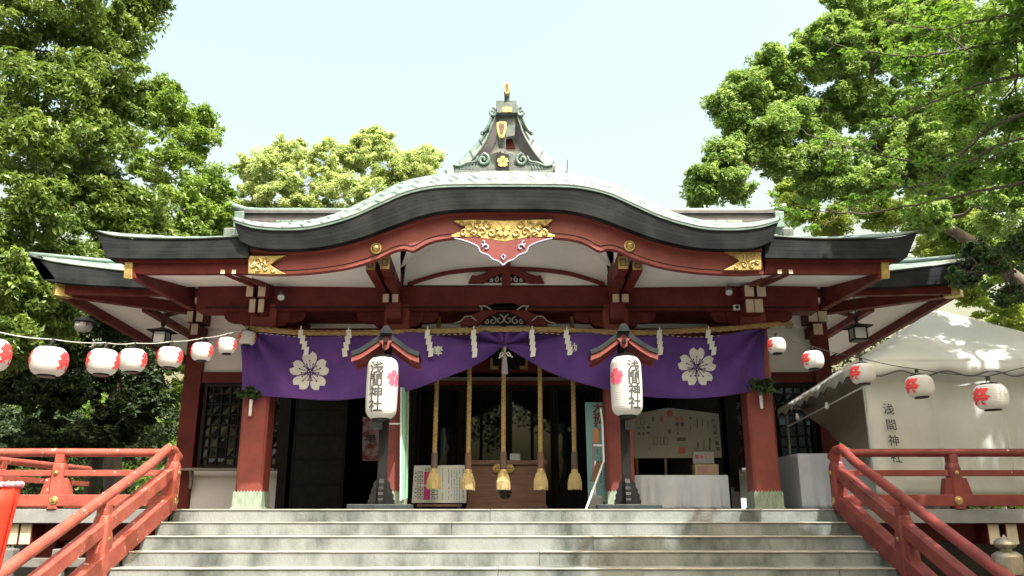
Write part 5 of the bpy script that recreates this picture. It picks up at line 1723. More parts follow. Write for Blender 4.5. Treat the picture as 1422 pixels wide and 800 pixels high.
write('恋みくじ', 0.068, flat_fn(977.5,634.5,YX+0.096), M['ink_pink'], sgn_, bold=0.03, vertical=False, step=0.072)
q = P(964,644,YX+0.12); m = MB().box(q.x-0.015, q.x+0.0, YX+0.116, YX+0.14, zt_+0.004, q.z+0.1)
q = P(991,644,YX+0.235); m.box(q.x-0.01, q.x+0.01, YX+0.225, YX+0.24, zt_+0.004, q.z); m.build('prop', M['card_tan'], sgn_)

# red and pink poster seen in the dark left doorway
YP = 13.9
po = empty('poster_board', P(515,640,YP), 'pink, white and red poster hanging in the dark left doorway beside the lantern post', 'poster')
MB().pxprism([(504,579),(526,581),(526,640),(503,640)], YP, 0.02).build('panel', mk('mottled_poster',(0.30,0.05,0.07),(0.42,0.36,0.40),rough=0.7,scale=6,contrast=(0.42,0.55)), po)
write('舞', 0.20, flat_fn(514,611,YP-0.004), M['ink'], po, bold=0.03)
MB().tube([P(514,579,YP+0.01), P(514,540,YP+0.01)], 0.006, 5).build('cord', M['wire'], po)

# sprigs in white tubes on the outer pillars
def sprig(x, y, ytube, sz, lab, seed):
    Yp = YK - 0.06
    c = P(x, y, Yp)
    e = empty('sprig_vase', c, lab, 'sprig', 'evergreen sprigs fixed to the outer pillars')
    t0, t1 = P(x, ytube, Yp), P(x, y+6, Yp)
    MB().lathe([(0.022,t0.z-0.12),(0.026,t1.z)], t0.x, Yp, 12).build('white_tube', M['metal_white'], e, smooth=2)
    add_leaves('leaves', [c + Vector((dx, -0.04, dz)) for dx, dz in [(0,0),(-0.10,0.0),(0.11,0.01),(0.04,0.06),(-0.06,0.05)]], [sz]*5, 80, 0.075, M['leaf_sprig'], e, seed)
    m = MB(); rr = random.Random(seed)
    for k in range(9): m.tube([t1-Vector((0,0,0.02)), c + Vector((rr.uniform(-.12,.12), rr.uniform(-.08,0), rr.uniform(-0.02,.10)))], 0.003, 4)
    m.build('stems', M['bark'], e)

# ------------------------------------------------------------------ foliage
def add_leaves(name, centers, radii, n_per, size, mat, parent, seed, flat=0.75, up=0.55, wratio=0.42, droop=0.0, kind=None):
    rg = np.random.default_rng(seed)
    C = np.array([[q[0], q[1], q[2]] for q in centers], dtype=np.float64)
    Rr = np.array(radii, dtype=np.float64)
    k = len(C)
    n = k * n_per
    idx = np.repeat(np.arange(k), n_per)
    d = rg.normal(size=(n,3)); d /= np.linalg.norm(d, axis=1, keepdims=True)
    r = rg.random(n) ** 0.45
    ax = rg.normal(size=(k,3)) * np.array([1,1,0.45]); ax /= np.linalg.norm(ax, axis=1, keepdims=True)
    along = (rg.random(n)*2-1)
    pos = C[idx] + d * (r * Rr[idx] * (1.0-0.45*np.abs(along)) * 0.85)[:,None] * np.array([1,1,flat]) + ax[idx] * (along * Rr[idx] * 0.95)[:,None]
    pos[:,2] -= droop * 0.35 * Rr[idx] * along**2
    nr = rg.normal(size=(n,3))*0.55 + d*0.55 + np.array([0,0,up])
    nr /= np.linalg.norm(nr, axis=1, keepdims=True)
    t = rg.normal(size=(n,3)) + d*0.8 + np.array([0,0,-droop])
    t -= nr * np.sum(t*nr, axis=1, keepdims=True)
    t /= np.linalg.norm(t, axis=1, keepdims=True)
    b = np.cross(nr, t)
    L = size * (0.6 + 0.7*rg.random(n))[:,None]
    W = L * wratio * 0.5
    org = np.array(origin_of(parent)) if parent is not None else np.zeros(3)
    pos = pos - org
    v = np.empty((n,4,3))
    v[:,0] = pos - t*L*0.5
    v[:,1] = pos + b*W + nr*W*0.35 - t*L*0.05
    v[:,2] = pos + t*L*0.5 - nr*L*0.08
    v[:,3] = pos - b*W + nr*W*0.35 - t*L*0.05
    base = (np.arange(n)*4)[:,None]
    tri = np.concatenate([base + np.array([0,1,2]), base + np.array([0,2,3])], axis=1).reshape(-1)
    me = bpy.data.meshes.new(name)
    me.vertices.add(n*4); me.vertices.foreach_set('co', v.reshape(-1))
    me.loops.add(n*6); me.loops.foreach_set('vertex_index', tri.astype(np.int32))
    me.polygons.add(n*2)
    me.polygons.foreach_set('loop_start', (np.arange(n*2)*3).astype(np.int32))
    me.polygons.foreach_set('loop_total', np.full(n*2, 3, dtype=np.int32))
    me.update(calc_edges=True)
    cv = rg.random(k)
    var = np.clip(0.55*cv[idx] + 0.45*rg.random(n), 0, 1)
    at = me.attributes.new('var', 'FLOAT', 'FACE')
    at.data.foreach_set('value', np.repeat(var, 2).astype(np.float32))
    me.materials.append(mat)
    o = bpy.data.objects.new(name, me)
    col.objects.link(o)
    if parent is not None: o.parent = parent
    ORG[o.name] = Vector(org)
    if kind: o['kind'] = kind
    return o

def wiggle(a, b, n, amp, rr, sag=0.0):
    a, b = Vector(a), Vector(b)
    L = (b-a).length
    ph = [rr.uniform(0,6.28) for _ in range(4)]
    out = []
    for i in range(n):
        t = i/(n-1)
        w_ = math.sin(PI*t)
        o = Vector((math.sin(t*7+ph[0]), math.sin(t*6+ph[1]), math.sin(t*8+ph[2])*0.6)) * (amp*L*(0.25+0.75*w_)*min(1,t*4)*(1 if t < 1 else 0))
        out.append(a.lerp(b, t) + o + Vector((0,0,sag*L*w_)))
    return out

def tree(name, base, forks, lobes, leafmat, barkmat, label, group, trunk_r, seed, clump_px, n_per, leaf, shell=0.45, per_lobe=26, up=0.55, wratio=0.42, limb_r=0.10, flat=0.75, twig=True, droop=0.0, clump_flat=0.7):
    """lobes: (x px, y px, Y, radius px) of the crown's masses; forks: where the limbs leave the trunk"""
    rr = random.Random(seed)
    e = empty(name, base, label, 'tree', group)
    base = Vector(base)
    fk = [Vector(f) for f in forks]
    tp_ = [base] + fk
    pts = []
    for a_, b_ in zip(tp_, tp_[1:]):
        pts += wiggle(a_, b_, 7, 0.03, rr)[:-1]
    pts.append(tp_[-1])
    m = MB().tube(pts, [trunk_r*(1.25 if i == 0 else 1)*(1-0.6*i/(len(pts)-1)) for i in range(len(pts))], 12)
    m.build('trunk', barkmat, e, smooth=True)
    br = MB(); cs = []; rs = []
    nodes = []
    for i, p in enumerate(pts):
        if i >= len(pts)*0.35: nodes.append((p, trunk_r*(1-0.6*i/(len(pts)-1))))
    L_ = [(P(x, y, Y), r*pxm(x, y, Y), pxm(x, y, Y)) for (x, y, Y, r) in lobes]
    L_.sort(key=lambda q: min((f - q[0]).length for f in fk))
    for (c, Rl, s_) in L_:
        f, fr = min(nodes, key=lambda q: (q[0]-c).length + 0.8*max(0, q[0].z-c.z) - 1.5*q[1])
        lr = min(limb_r*rr.uniform(0.8, 1.2), fr*0.72)
        lp = wiggle(f, c, 10, 0.09, rr, 0.04)
        rad_ = [max(0.012, lr*(1-0.6*i/9)) for i in range(10)]
        br.tube(lp, rad_, 7)
        nodes += [(lp[i], rad_[i]) for i in (3,5,7,9)]
        for k in range(per_lobe):
            d = Vector((rr.gauss(0,1), rr.gauss(0,1), rr.gauss(0,1)))
            d.normalize()
            q = c + d * Rl * (shell + (1-shell)*rr.random()) * rr.uniform(0.8, 1.12)
            q.z = c.z + (q.z - c.z)*flat
            cs.append(q); rs.append(clump_px*s_*rr.choice((0.5,0.7,0.9,1.0,1.3)))
            if twig and k % 2 == 0:
                st_ = lp[rr.choice([5,6,7,8])]
                br.tube(wiggle(st_, q, 6, 0.10, rr, 0.0), [max(0.008, lr*t) for t in (0.26,0.2,0.15,0.11,0.08,0.05)], 4)
    br.build('branches', barkmat, e, smooth=True)
    add_leaves('crown', cs, rs, n_per, leaf, leafmat, e, seed, up=up, wratio=wratio, droop=droop, flat=clump_flat)
    return e

sprig(348, 549, 566, 0.085, 'small evergreen sprig in a white tube on the left outer pillar, below the curtain corner', 11)
sprig(1057, 538, 556, 0.135, 'bushy evergreen sprig in a white tube on the right outer pillar, below the curtain corner', 12)

# left: big glossy broadleaf tree
tree('broadleaf_tree', (-13.2, 17.5, 0), [(-13.0,17.5,4.5),(-12.3,17.3,8),(-12.0,17.5,11)],
     [(30,40,17,75),(110,25,17,70),(158,52,18,38),(150,105,17,50),(60,120,16,75),(30,210,15,70),(110,200,16.5,65),(150,165,18,42),(50,300,15,62),(125,285,17,58),
      (185,290,17.5,42),(95,365,16,45),(170,330,17.5,35),(30,395,14.5,52),(20,470,14.5,45),(192,18,19,20),(205,-8,19,18),(90,-40,17,80),(-20,-60,16,90),(-40,150,15,70),(-40,330,14.5,60),(75,440,17,40),(205,325,18.5,40),(130,375,19,48),(60,405,18.5,50),(0,420,18,50)],
     M['leaf_a'], M['bark'], 'tall glossy evergreen tree filling the upper left corner', 'trees round the shrine', 0.38, 21, 21, 120, 0.155, per_lobe=42, droop=0.5)
tree('broadleaf_tree', (-11.5, 24, 0), [(-11.4,24,5),(-11.0,24,9)],
     [(235,160,24,42),(268,200,24,40),(225,225,23,50),(285,262,24,42),(245,285,23,50),(300,305,24,34),(205,150,24,32),(280,165,25,18),(318,318,25,22),(200,320,23,40),(262,325,23,36),(225,128,24,20)],
     M['leaf_b'], M['bark'], 'fresh green tree leaning out behind the left end of the roof', 'trees round the shrine', 0.3, 22, 15, 110, 0.17, per_lobe=32)
# shaded understory trees below
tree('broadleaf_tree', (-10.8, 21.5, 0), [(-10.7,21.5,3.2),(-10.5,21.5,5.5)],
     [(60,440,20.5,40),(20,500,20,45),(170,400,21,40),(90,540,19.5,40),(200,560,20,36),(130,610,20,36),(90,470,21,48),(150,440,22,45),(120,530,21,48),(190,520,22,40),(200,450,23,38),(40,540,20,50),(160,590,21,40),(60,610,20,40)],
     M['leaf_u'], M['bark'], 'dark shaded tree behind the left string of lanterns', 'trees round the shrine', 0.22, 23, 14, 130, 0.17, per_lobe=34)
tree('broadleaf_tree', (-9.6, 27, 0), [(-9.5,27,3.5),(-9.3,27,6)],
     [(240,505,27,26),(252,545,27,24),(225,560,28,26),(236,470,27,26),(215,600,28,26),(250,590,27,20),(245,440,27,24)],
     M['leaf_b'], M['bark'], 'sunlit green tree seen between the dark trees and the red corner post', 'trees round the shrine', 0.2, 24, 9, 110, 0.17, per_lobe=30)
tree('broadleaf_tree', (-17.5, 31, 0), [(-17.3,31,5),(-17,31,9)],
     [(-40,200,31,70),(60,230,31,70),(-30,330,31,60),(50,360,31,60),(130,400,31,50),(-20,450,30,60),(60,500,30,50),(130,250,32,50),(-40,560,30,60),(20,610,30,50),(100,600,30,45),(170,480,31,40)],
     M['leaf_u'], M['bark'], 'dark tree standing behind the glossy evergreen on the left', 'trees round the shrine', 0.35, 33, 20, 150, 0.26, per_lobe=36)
hd = empty('hedge', (-13, 26, 0), 'dense dark hedge low behind the left veranda railing', 'hedge')
hc_, hr_ = [], []
rr = random.Random(8)
for k in range(230):
    hc_.append((rr.uniform(-22,-6.6), rr.uniform(24.5,27), rr.uniform(0.2,4.6))); hr_.append(rr.uniform(0.35,0.7))
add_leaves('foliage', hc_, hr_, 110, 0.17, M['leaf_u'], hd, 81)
m = MB()
for k in range(12): 
    x_ = -21+k*1.3; m.tube([(x_,25.8,0),(x_+rr.uniform(-.2,.2),25.8,2.2)], [0.07,0.03], 6)
m.build('stems', M['bark'], hd)

# pale camphor behind the roof
tree('camphor_tree', (-7.2, 33, 0), [(-7.2,33,7),(-7.0,33,11)],
     [(375,235,32,34),(400,215,33,28),(350,275,32,26),(420,255,31,38),(455,225,32,36),(500,215,33,30),(520,195,33,22),(540,235,32,38),(575,235,32,32),(590,225,33,22),(480,270,31,40),(390,280,31,34),(350,235,33,20),(430,295,31,34),(520,280,31,36),(345,300,33,26),(565,260,32,34),(370,305,32,28)],
     M['leaf_c'], M['bark'], 'pale yellow-green camphor tree rising behind the left half of the roof', 'trees round the shrine', 0.4, 25, 10, 150, 0.16, per_lobe=44, shell=0.62, flat=0.85, clump_flat=0.8, up=0.8)
# right camphor
tree('camphor_tree', (17.6, 23, 0), [(16.8,23,6.4),(14.9,22.7,8.0),(12.7,22.3,9.8)],
     [(1036,124,22,38),(1012,140,22,26),(1084,88,22,36),(1138,50,22,36),(1188,5,22,46),(1060,130,22.5,42),(1100,105,22.5,44),(985,248,21.5,34),(972,268,21.5,20),(1005,215,21.5,26),(1015,255,21.5,28),(1045,200,22,34),(1095,170,22,40),
      (1160,60,22,50),(1200,30,23,50),(1090,225,22,34),(1205,110,22,48),(1150,215,22,38),(1255,70,22,55),(1260,160,22,50),(1210,200,22.5,44),(1310,120,22,60),(1330,30,22,60),(1330,220,22,55),(1400,80,21,60),(1400,190,21,60),(1285,240,22,40),(1400,290,20,50),(1130,170,22.5,36),(1170,150,23,36),(1080,175,21.5,26),(1220,60,22,46),(1130,255,22.5,30),(1230,240,21.5,36),(1290,190,21,44),(1180,255,22,30),(1290,300,21,34),(1020,170,22,24),(1075,215,22,24),(1240,20,22,44),(1360,60,20,44),(1300,10,21,44)],
     M['leaf_d'], M['bark'], 'large camphor tree with rounded green masses and bare limbs on the upper right', 'trees round the shrine', 0.36, 26, 14, 150, 0.14, per_lobe=40, shell=0.45, limb_r=0.11, flat=0.85, clump_flat=0.8, up=0.8)
# yellow green tree behind it
tree('broadleaf_tree', (14, 31, 0), [(14,31,6),(13.4,31,9)],
     [(1110,290,30,28),(1150,310,30,28),(1200,280,30,36),(1240,300,30,34),(1290,285,30,36),(1180,250,31,30),(1340,310,30,40),(1100,265,31,20),(1300,340,29,36),(1380,350,29,40),(1400,440,27,40),(1340,400,28,34),(1260,210,31,34),(1350,170,31,34)],
     M['leaf_f'], M['bark_pale'], 'yellow-green tree seen through the right camphor, above the right end of the roof', 'trees round the shrine', 0.3, 27, 14, 130, 0.18, per_lobe=36)
tree('broadleaf_tree', (19.5, 27, 0), [(19,27,6),(18,27,10)],
     [(1190,140,27,44),(1240,230,27,46),(1300,170,27,56),(1250,30,27,50),(1360,110,27,60),(1380,260,26,60),(1310,280,26,46),(1420,20,26,60),(1150,90,27,30),(1400,360,26,50),(1340,330,26,40),(1200,250,27,34)],
     M['leaf_b'], M['bark'], 'deep green tree filling in behind the limbs of the right camphor', 'trees round the shrine', 0.35, 37, 13, 120, 0.19, per_lobe=40)
hd2 = empty('hedge', (11, 26, 0), 'dense dark hedge behind the white tent, seen past the right corner of the hall', 'hedge')
hc_, hr_ = [], []
rr = random.Random(18)
for k in range(260):
    hc_.append((rr.uniform(7.0,22), rr.uniform(24.5,27), rr.uniform(0.2,7.2))); hr_.append(rr.uniform(0.35,0.7))
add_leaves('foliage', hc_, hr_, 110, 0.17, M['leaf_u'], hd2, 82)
m = MB()
for k in range(12):
    x_ = 7.5+k*1.2; m.tube([(x_,25.8,0),(x_+rr.uniform(-.2,.2),25.8,5)], [0.07,0.03], 6)
m.build('stems', M['bark'], hd2)
# near maple, outside the right edge: overhangs the picture and shades the right side
tree('maple_tree', (9.6, 9.4, 0), [(9.3,9.2,3.0),(8.8,8.9,4.6),(8.0,8.2,6.2)],
     [(1385,365,12,26),(1340,385,12.5,20),(1400,410,12,24),(1355,350,12.5,18),(1415,340,11,30)],
     M['leaf_mid'], M['bark'], 'dark-leaved branch tree reaching over the tent peak from the right edge', 'trees round the shrine', 0.22, 28, 11, 60, 0.075, per_lobe=22, wratio=0.6, limb_r=0.05)
mp = tree('maple_tree', (11.0, 6.0, 0), [(10.6,6.0,3.5),(9.8,5.8,5.6),(9.0,5.6,7.2)],
     [(1300,40,11,42),(1370,90,10.5,44),(1420,30,10,50),(1400,160,10.5,40),(1330,150,11.5,36),(1260,90,12,30),(1420,240,10.5,40),(1340,245,11.5,30)],
     M['leaf_e'], M['bark'], 'airy fresh-leaved maple whose thin branches hang into the upper right corner', 'trees round the shrine', 0.24, 29, 20, 48, 0.095, per_lobe=26, shell=0.2, wratio=0.55, limb_r=0.045, up=0.9)
tw = MB(); tcs = []; trs = []
rr = random.Random(55)
for line in ([(1450,185,10.2),(1390,200,10.4),(1330,228,10.6),(1250,222,10.9),(1180,205,11.1),(1120,185,11.3)],
             [(1450,55,10),(1370,62,10.3),(1290,78,10.6),(1210,72,10.9),(1150,60,11)],
             [(1450,100,10),(1380,112,10.2),(1300,140,10.5),(1240,168,10.8),(1190,200,11)],
             [(1450,245,10),(1380,262,10.3),(1290,280,10.7),(1200,296,11),(1110,292,11.3),(1070,285,11.5)],
             [(1450,150,9.6),(1400,165,9.8),(1350,200,10),(1300,250,10.3),(1240,262,10.6)],
             [(1450,10,9.6),(1390,22,9.8),(1300,40,10.2),(1230,28,10.5)]):
    ps = catmull([P(x, y, Y) for x, y, Y in line], 26)
    ps = [q + Vector((rr.gauss(0,.012), rr.gauss(0,.012), rr.gauss(0,.012))) for q in ps]
    tw.tube(ps, [0.024*(1-0.78*i/25) for i in range(26)], 6)
    for i in range(4, 26, 2):
        for s_ in (0, 1):
            q = ps[i] + Vector((rr.uniform(-.35,.10), rr.uniform(-.2,.2), rr.uniform(-.30,.30)))
            tw.tube(wiggle(ps[i], q, 5, 0.08, rr), [0.007,0.006,0.005,0.004,0.003], 4)
            if rr.random() < 0.75:
                tcs.append(q); trs.append(rr.uniform(0.10,0.2))
tw.build('branches', M['bark'], mp, smooth=True)
add_leaves('crown', tcs, trs, 20, 0.10, M['leaf_e'], mp, 93, wratio=0.5, flat=0.5, up=1.0)
# the rest of that crown stands overhead to the right of the camera, out of the picture, and casts the dappled shade
rr = random.Random(31)
cs, rs = [], []
for (x_, y_, z_, r_) in ((6.6,4.6,8.2,1.9),(8.4,3.2,8.8,2.2),(6.2,2.0,9.6,1.8),(8.6,6.2,8.4,1.8),(10.2,4.6,8.4,2.2),(4.7,3.6,10.0,1.3),(10.6,1.5,9.0,2.2),(5.3,5.2,8.3,1.2),(4.6,2.2,9.2,1.1),(7.4,7.2,8.2,1.5),(11.5,7.2,8.4,1.8),(8.3,9.6,8.7,1.4),(10.2,9.4,8.7,1.7),(6.9,8.0,8.9,1.3),(9.2,11.0,8.3,1.3),(12.2,9.5,8.2,1.7)):
    for k in range(26):
        d = Vector((rr.gauss(0,1), rr.gauss(0,1), rr.gauss(0,1))).normalized()
        cs.append(Vector((x_,y_,z_)) + Vector((d.x*r_, d.y*r_, d.z*r_*0.6))*rr.uniform(0.4,1)); rs.append(rr.uniform(0.3,0.5))
add_leaves('crown', cs, rs, 215, 0.16, M['leaf_e'], mp, 91, wratio=0.6)

# trees behind the camera added to block sky (they show in the door glass)
def add_sky_block_tree(x, y, h, seed, label):
    rr = random.Random(seed)
    e = empty('sky_block_tree', (x,y,0), label, 'tree', 'added sky-blocking trees round the viewpoint')
    MB().tube(wiggle((x,y,0),(x+0.4,y,h*0.75),8,0.03,rr), [0.35*(1-0.08*i) for i in range(8)], 10).build('trunk', M['bark'], e, smooth=True)
    cs, rs = [], []
    for k in range(130):
        d = Vector((rr.gauss(0,1), rr.gauss(0,1), rr.gauss(0,1))).normalized()*rr.uniform(0.4,1)
        cs.append((x+d.x*h*0.36, y+d.y*h*0.36, h*0.66+d.z*h*0.33)); rs.append(h*0.075)
    add_leaves('crown', cs, rs, 110, 0.34, M['leaf_u'], e, seed)
nth = ('first','second','third','fourth','fifth','sixth','seventh','eighth','ninth','tenth')
for i in range(10):
    add_sky_block_tree(-29+i*6.4, -17 - (i%3)*2.5, 15+(i*7%4), 41+i, '%s tree from the shrine\'s left in the row across the courtyard' % nth[i])
add_sky_block_tree(19, -4, 16, 61, 'tall tree added to the right of the viewpoint to block sky')
add_sky_block_tree(-19, -2, 16, 62, 'tall tree added to the left of the viewpoint to block sky')
add_sky_block_tree(-17, 9, 14, 63, 'tall tree added out of the picture, left of the veranda, to block sky')
# far wood closing the horizon
hc_, hr_ = [], []
rr = random.Random(77)
for k in range(700):
    a_ = rr.uniform(R(38), R(142))
    d = rr.uniform(44, 56)
    hc_.append((math.cos(a_)*d, math.sin(a_)*d, rr.uniform(0,1)**0.8*8.0)); hr_.append(rr.uniform(0.9,1.8))
fw = add_leaves('far_wood', hc_, hr_, 60, 0.55, M['leaf_b'], None, 78, kind='stuff')

# ================================================================== tent on the right
tn = empty('event_tent', (6.9, 12.4, PL), 'white canvas festival tent with a pointed roof and scalloped valance behind the right railing', 'tent')
YT0, YT1 = 10.75, 14.35
NL = P(1199, 502, YT0); FLp = P(1081, 568, 14.35)
XL = NL.x; zE = NL.z
XR = XL + 3.7
apex = P(1299, 430, 12.35)
zE2 = FLp.z
cn = [Vector((XL,YT0,zE)), Vector((XR,YT0,zE)), Vector((XR,YT1,zE2)), Vector((FLp.x,YT1,zE2))]
def slope(a_, b_, nn=14):
    """canvas triangle with a slight sag between apex and eave"""
    rows = []
    for i in range(nn+1):
        t = i/nn
        l = apex.lerp(a_, t); r_ = apex.lerp(b_, t)
        row = []
        for j in range(nn+1):
            s = j/nn
            q = l.lerp(r_, s)
            q = q + Vector((0,0,-0.06*math.sin(PI*s)*t*(1-t)*2 + 0.014*math.sin(s*46)*(1-t)*min(1,t*4) + 0.012*math.sin(s*23+t*3)*t))
            row.append(q)
        rows.append(row)
    return rows
for k in range(4):
    MB().grid(slope(cn[k], cn[(k+1)%4])).build('roof_panel', M['canvas'], tn, smooth=True, solid=0.003)
def valance(a_, b_, n_sc, h):
    m = MB(); N_ = n_sc*10
    A, B = [], []
    d = (b_-a_); out = Vector((d.y,-d.x,0)).normalized()
    for i in range(N_+1):
        t = i/N_
        q = a_.lerp(b_, t)
        wv = 0.018*math.sin(t*n_sc*2*PI*0.5)
        A.append(q + Vector((0,0,0.0)) + out*0.012)
        B.append(q + Vector((0,0,-h - 0.035*math.sin(t*n_sc*2*PI))) + out*(0.03+wv))
    m.ribbon(A, B)
    v = m.build('valance', M['canvas'], tn, smooth=True, solid=0.002)
    MB().tube([q + out*0.006 for q in B], 0.011, 5).build('piping', M['gable_dark'], v)
valance(cn[0], cn[1], 6, 0.17)
valance(cn[3], cn[0], 10, 0.15)
# front wall cloth
rows = []
for i in range(13):
    t = i/12
    rows.append([Vector((XL+0.02+(XR-XL-0.04)*j/50, YT0+0.16 - 0.035*math.sin(j*0.33+t*1.5)*(0.3+t) - 0.015*math.sin(j*0.9)*t, zE+0.0 - (zE-PL-0.12)*t)) for j in range(51)])
fwall = MB().grid(rows).build('front_wall', M['canvas'], tn, smooth=True, solid=0.003)
# the shrine's name, brushed down the wall
for ch, (x_, y_) in zip('浅間神社', ((1234,568),(1237.5,589.5),(1241,611.5),(1245,635))):
    write(ch, 0.15, flat_fn(x_, y_, YT0+0.095, R(-4)), M['ink'], fwall, bold=0.012, shear=-0.12)
for k in range(1, 4):
    x_ = XL + (XR-XL)*k/4
    MB().tube([(x_, YT0+0.105, zE-0.02), (x_+0.01, YT0+0.10, PL+0.14)], 0.006, 4).build('seam', M['canvas'], fwall)
# posts
for (x_, y_, z_) in ((XL+0.03,YT0+0.16,zE),(XR-0.03,YT0+0.16,zE),(XR-0.03,YT1-0.1,zE2),(FLp.x+0.1,YT1-0.1,zE2)):
    MB().tube([(x_,y_,PL),(x_,y_,z_)], 0.019, 10).build('pole', M['sleeve'] if x_ < 6 else M['metal_white'], tn, smooth=2)
m = MB(); m.tube([(XL+0.03,YT0+0.16,zE-0.02),(FLp.x+0.1,YT1-0.1,zE2-0.02)], 0.016, 8); m.tube([(XL+0.03,YT0+0.2,zE-0.32),(FLp.x+0.1,YT1-0.1,zE2-0.32)], 0.013, 8)
m.tube([(XL+0.03,YT0+0.16,zE-0.02),(XR,YT0+0.16,zE-0.02)], 0.016, 8)
m.build('crossbars', M['metal_white'], tn, smooth=2)
# brown side cloth drawn back diagonally inside
a_ = P(1112, 560, 14.2); b_ = P(1210, 500, 11.0)
c_ = P(1218, 640, 11.6); d_ = P(1158, 606, 13.4)
q = [P(1100,555,14.25), P(1215,505,11.3), P(1215,640,11.3), P(1160,606,13.0), P(1128,580,13.9)]
rows = []
tpL = catmull([P(1104,560,14.2), P(1150,538,13.0), P(1185,520,12.0), P(1207,505,11.25)], 24)
btL = catmull([P(1106,563,14.2), P(1140,592,13.3), P(1165,612,12.5), P(1207,648,11.25)], 24)
for i in range(10):
    t = i/9
    rows.append([u.lerp(v, t) + Vector((0.0+0.03*math.sin(j*0.7+t*2), 0, 0)) + Vector((0.12*math.sin(PI*t),0,0)) for j, (u, v) in enumerate(zip(tpL, btL))])
MB().grid(rows).build('side_cloth', M['canvas_brown'], tn, smooth=True, solid=0.003)
for i, (x_, y_, Y_) in enumerate(((1148,563,11.9),(1107,579,13.0))):
    q = P(x_, y_, Y_)
    bl = empty('light_bulb', q, ('bare white bulb hanging under the tent edge, nearer the tent corner', 'bare white bulb hanging under the tent edge, farther back by the red pillar')[i], 'bulb', 'bare bulbs under the tent')
    MB().lathe([(0.012,q.z+0.05),(0.018,q.z+0.03),(0.032,q.z-0.01),(0.030,q.z-0.035),(0.012,q.z-0.055)], q.x, q.y, 14).build('bulb', M['metal_white'], bl, smooth=True)
    MB().tube([q+Vector((0,0,0.05)), q+Vector((0,0,0.22))], 0.006, 5).build('cord', M['wire'], bl)
# table along the hall beside the tent, under white cloth
qa = P(1090,645,13.2)
cloth_box('tablecloth', P(1088,680,13.2).x, P(1088,680,13.2).x+2.2, 12.4, 13.9, P(1200,630,12.4).z, 'white cloth covering a long table beside the right outer pillar, under the tent')
tb2 = empty('folding_table', (5.2,13.2,PL), 'folding table beneath the white cloth under the tent', 'table')
MB().box(P(1088,680,13.2).x+0.02, P(1088,680,13.2).x+2.18, 12.43, 13.87, P(1200,630,12.4).z-0.04, P(1200,630,12.4).z-0.006).build('tabletop', M['wood_grey'], tb2)
for a_ in (0.1, 2.1):
    for b_ in (12.5, 13.8): MB().tube([(P(1088,680,13.2).x+a_,b_,PL),(P(1088,680,13.2).x+a_,b_,P(1200,630,12.4).z-0.04)],0.014,8).build('leg', M['gable_dark'], tb2)

# ================================================================== small fixtures
def eave_lantern(x, y, Y, sc_, lab):
    c = P(x, y, Y)
    e = empty('eave_lantern', c, lab, 'lantern', 'dark metal lanterns hung under the hall eaves')
    s = sc_
    m = MB()
    for i in range(4):
        a0, a1 = PI/4+i*PI/2, PI/4+(i+1)*PI/2
        p = lambda r, a, z: Vector((c.x+r*math.cos(a)*s, c.y+r*math.sin(a)*s, c.z+z*s))
        m.add([p(0.06,a0,0.20), p(0.06,a1,0.20), p(0.16,a1,0.17), p(0.16,a0,0.17)], [(0,1,2,3)])
        m.add([p(0.16,a0,0.17), p(0.16,a1,0.17), p(0.32,a1,0.135), p(0.32,a0,0.135)], [(0,1,2,3)])
        m.add([p(0.32,a0,0.135), p(0.32,a1,0.135), p(0.32,a1,0.115), p(0.32,a0,0.115)], [(0,1,2,3)])
    m.build('roof', M['black'], e)
    m = MB()
    for sx in (-1,1):
        for sy in (-1,1):
            m.box(c.x+sx*0.125*s-0.012*s, c.x+sx*0.125*s+0.012*s, c.y+sy*0.125*s-0.012*s, c.y+sy*0.125*s+0.012*s, c.z-0.13*s, c.z+0.13*s)
    m.box(c.x-0.14*s, c.x+0.14*s, c.y-0.14*s, c.y+0.14*s, c.z-0.16*s, c.z-0.12*s)
    m.box(c.x-0.14*s, c.x+0.14*s, c.y-0.14*s, c.y+0.14*s, c.z+0.10*s, c.z+0.13*s)
    m.build('frame', M['black'], e)
    MB().box(c.x-0.118*s, c.x+0.118*s, c.y-0.118*s, c.y+0.118*s, c.z-0.119*s, c.z+0.099*s).build('glass', M['frosted'], e)
    m = MB().lathe([(0.06*s,c.z+0.19*s),(0.02*s,c.z+0.23*s),(0.045*s,c.z+0.26*s),(0.05*s,c.z+0.29*s),(0.03*s,c.z+0.33*s),(0.008*s,c.z+0.385*s)], c.x, c.y, 14)
    m.build('knob', M['black'], e, smooth=True)
    MB().tube([c+Vector((0,0,0.38*s)), c+Vector((0,0,0.75*s))], 0.008, 5).build('chain', M['wire'], e)
eave_lantern(224.5, 469, 13.6, 0.85, 'dark square hanging lantern with frosted panes under the left hall eave')
eave_lantern(1191.5, 463, 13.4, 0.85, 'dark square hanging lantern with frosted panes under the right hall eave, above the tent')
c = P(116, 452, 15)
e = empty('globe_lamp', c, 'round white ribbed lamp with a dark cap hanging below the far left eave', 'lamp')
MB().lathe([(0.05,c.z-0.13),(0.13,c.z-0.10),(0.165,c.z-0.02),(0.16,c.z+0.05),(0.12,c.z+0.10)], c.x, c.y, 20).build('globe', M['frosted'], e, smooth=True)
m = MB().lathe([(0.165,c.z+0.045),(0.20,c.z+0.065),(0.14,c.z+0.13),(0.04,c.z+0.17)], c.x, c.y, 20)
for k in range(8):
    a_ = 2*PI*k/8; m.tube([(c.x+0.167*math.cos(a_), c.y+0.167*math.sin(a_), c.z+0.05),(c.x+0.168*math.cos(a_), c.y+0.168*math.sin(a_), c.z-0.02),(c.x+0.06*math.cos(a_), c.y+0.06*math.sin(a_), c.z-0.135)], 0.006, 4)
m.build('cage', M['black'], e)
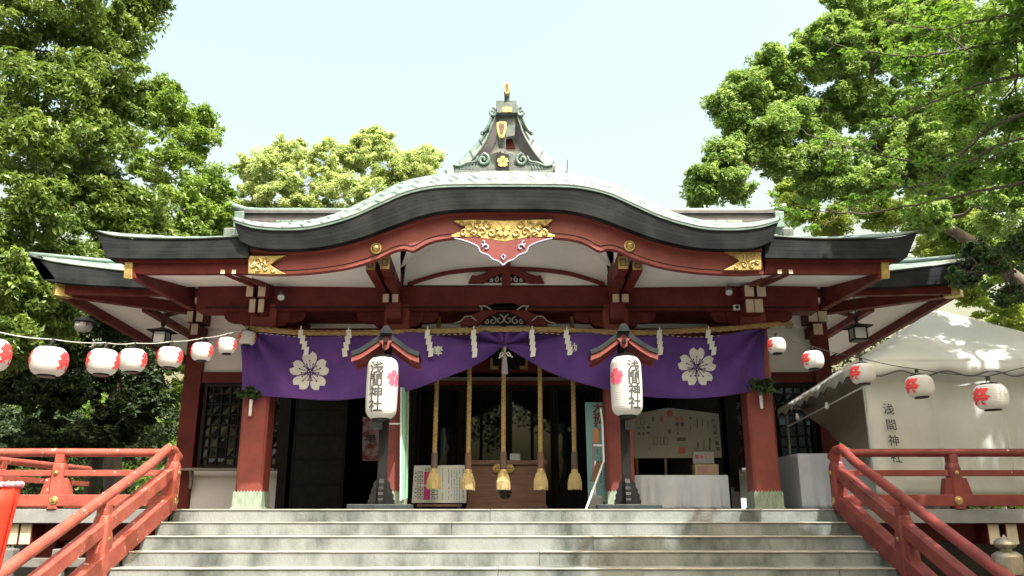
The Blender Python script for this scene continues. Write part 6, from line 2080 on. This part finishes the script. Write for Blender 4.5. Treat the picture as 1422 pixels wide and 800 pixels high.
MB().tube([c+Vector((0,0,0.16)), c+Vector((0,0,0.62))], 0.009, 5).build('rod', M['wire'], e)
for (x_, y_, lab) in ((390,411,'small round silver spotlight on the red beam, left of the purple curtain centre'), (1012,404,'small round silver spotlight on the red beam, right end')):
    q = P(x_, y_, YK-0.16)
    e = empty('spotlight', q, lab, 'spotlight', 'small spotlights on the porch beam')
    m = MB()
    d = Vector((0.25,-0.6,-0.55)).normalized() if x_ < 700 else Vector((-0.1,-0.6,-0.6)).normalized()
    m.tube([q - d*0.10, q - d*0.02, q + d*0.05], [0.04,0.058,0.062], 16)
    m.build('housing', M['gable_dark'], e, smooth=2)
    MB().tube([q + d*0.045, q + d*0.056], [0.05,0.045], 16).build('lens', M['frosted'], e, smooth=2)
    MB().tube([q - d*0.06, Vector((q.x, YK+0.02, q.z+0.05))], 0.012, 6).build('bracket', M['gable_dark'], e)
q = P(1023, 427, YK-0.04)
e = empty('wall_speaker', q, 'tiny white square box with a dark round opening on the beam near the right pillar', 'speaker')
MB().box(q.x-0.048, q.x+0.048, YK-0.06, YK+0.019, q.z-0.04, q.z+0.04).build('box', M['metal_white'], e, bevel=0.006)
MB().tube([(q.x,YK-0.061,q.z),(q.x,YK-0.066,q.z)], 0.026, 14).build('opening', M['black'], e)

# bright red tapering cloth with a twisted cord, lower left corner
YD = 5.2
dr = empty('red_cloth_stand', P(5,740,YD)*Vector((1,1,0)) if False else Vector((P(-10,760,YD).x, YD, 0)), 'bright red tapering cloth cover with a pink and white cord, lower left corner', 'cloth cover')
t0, t1 = P(-75,686,YD), P(26,675,YD)
b0, b1 = P(-80,900,YD), P(-22,900,YD)
b0.x -= 0.10; b1.x -= 0.10; b0.z = b1.z = 0.02
rows = []
for i in range(14):
    t = i/13
    l, r_ = t0.lerp(b0, t), t1.lerp(b1, t)
    row = []
    for j in range(25):
        a_ = 2*PI*j/24
        c_ = l.lerp(r_, 0.5+0.5*math.cos(a_))
        row.append(c_ + Vector((0, 0.16*math.sin(a_)*(1-0.4*t), 0.008*math.sin(a_*5))))
    rows.append(row)
MB().grid(rows).build('cover', M['flag_red'], dr, smooth=True, solid=0.004)
m = MB(); 
for s in range(2):
    pts = []
    for j in range(120):
        a_ = 2*PI*j/119
        c_ = t0.lerp(t1, 0.5+0.5*math.cos(a_)) + Vector((0, 0.165*math.sin(a_), 0.012))
        tw = j*0.9 + s*PI
        pts.append(c_ + Vector((0, math.cos(tw)*0.009, math.sin(tw)*0.009)))
    MB().tube(pts, 0.011, 6).build('cord', M['rope_pink'] if s else mk('pink_cord',(0.80,0.28,0.34),rough=0.8), dr, smooth=True)
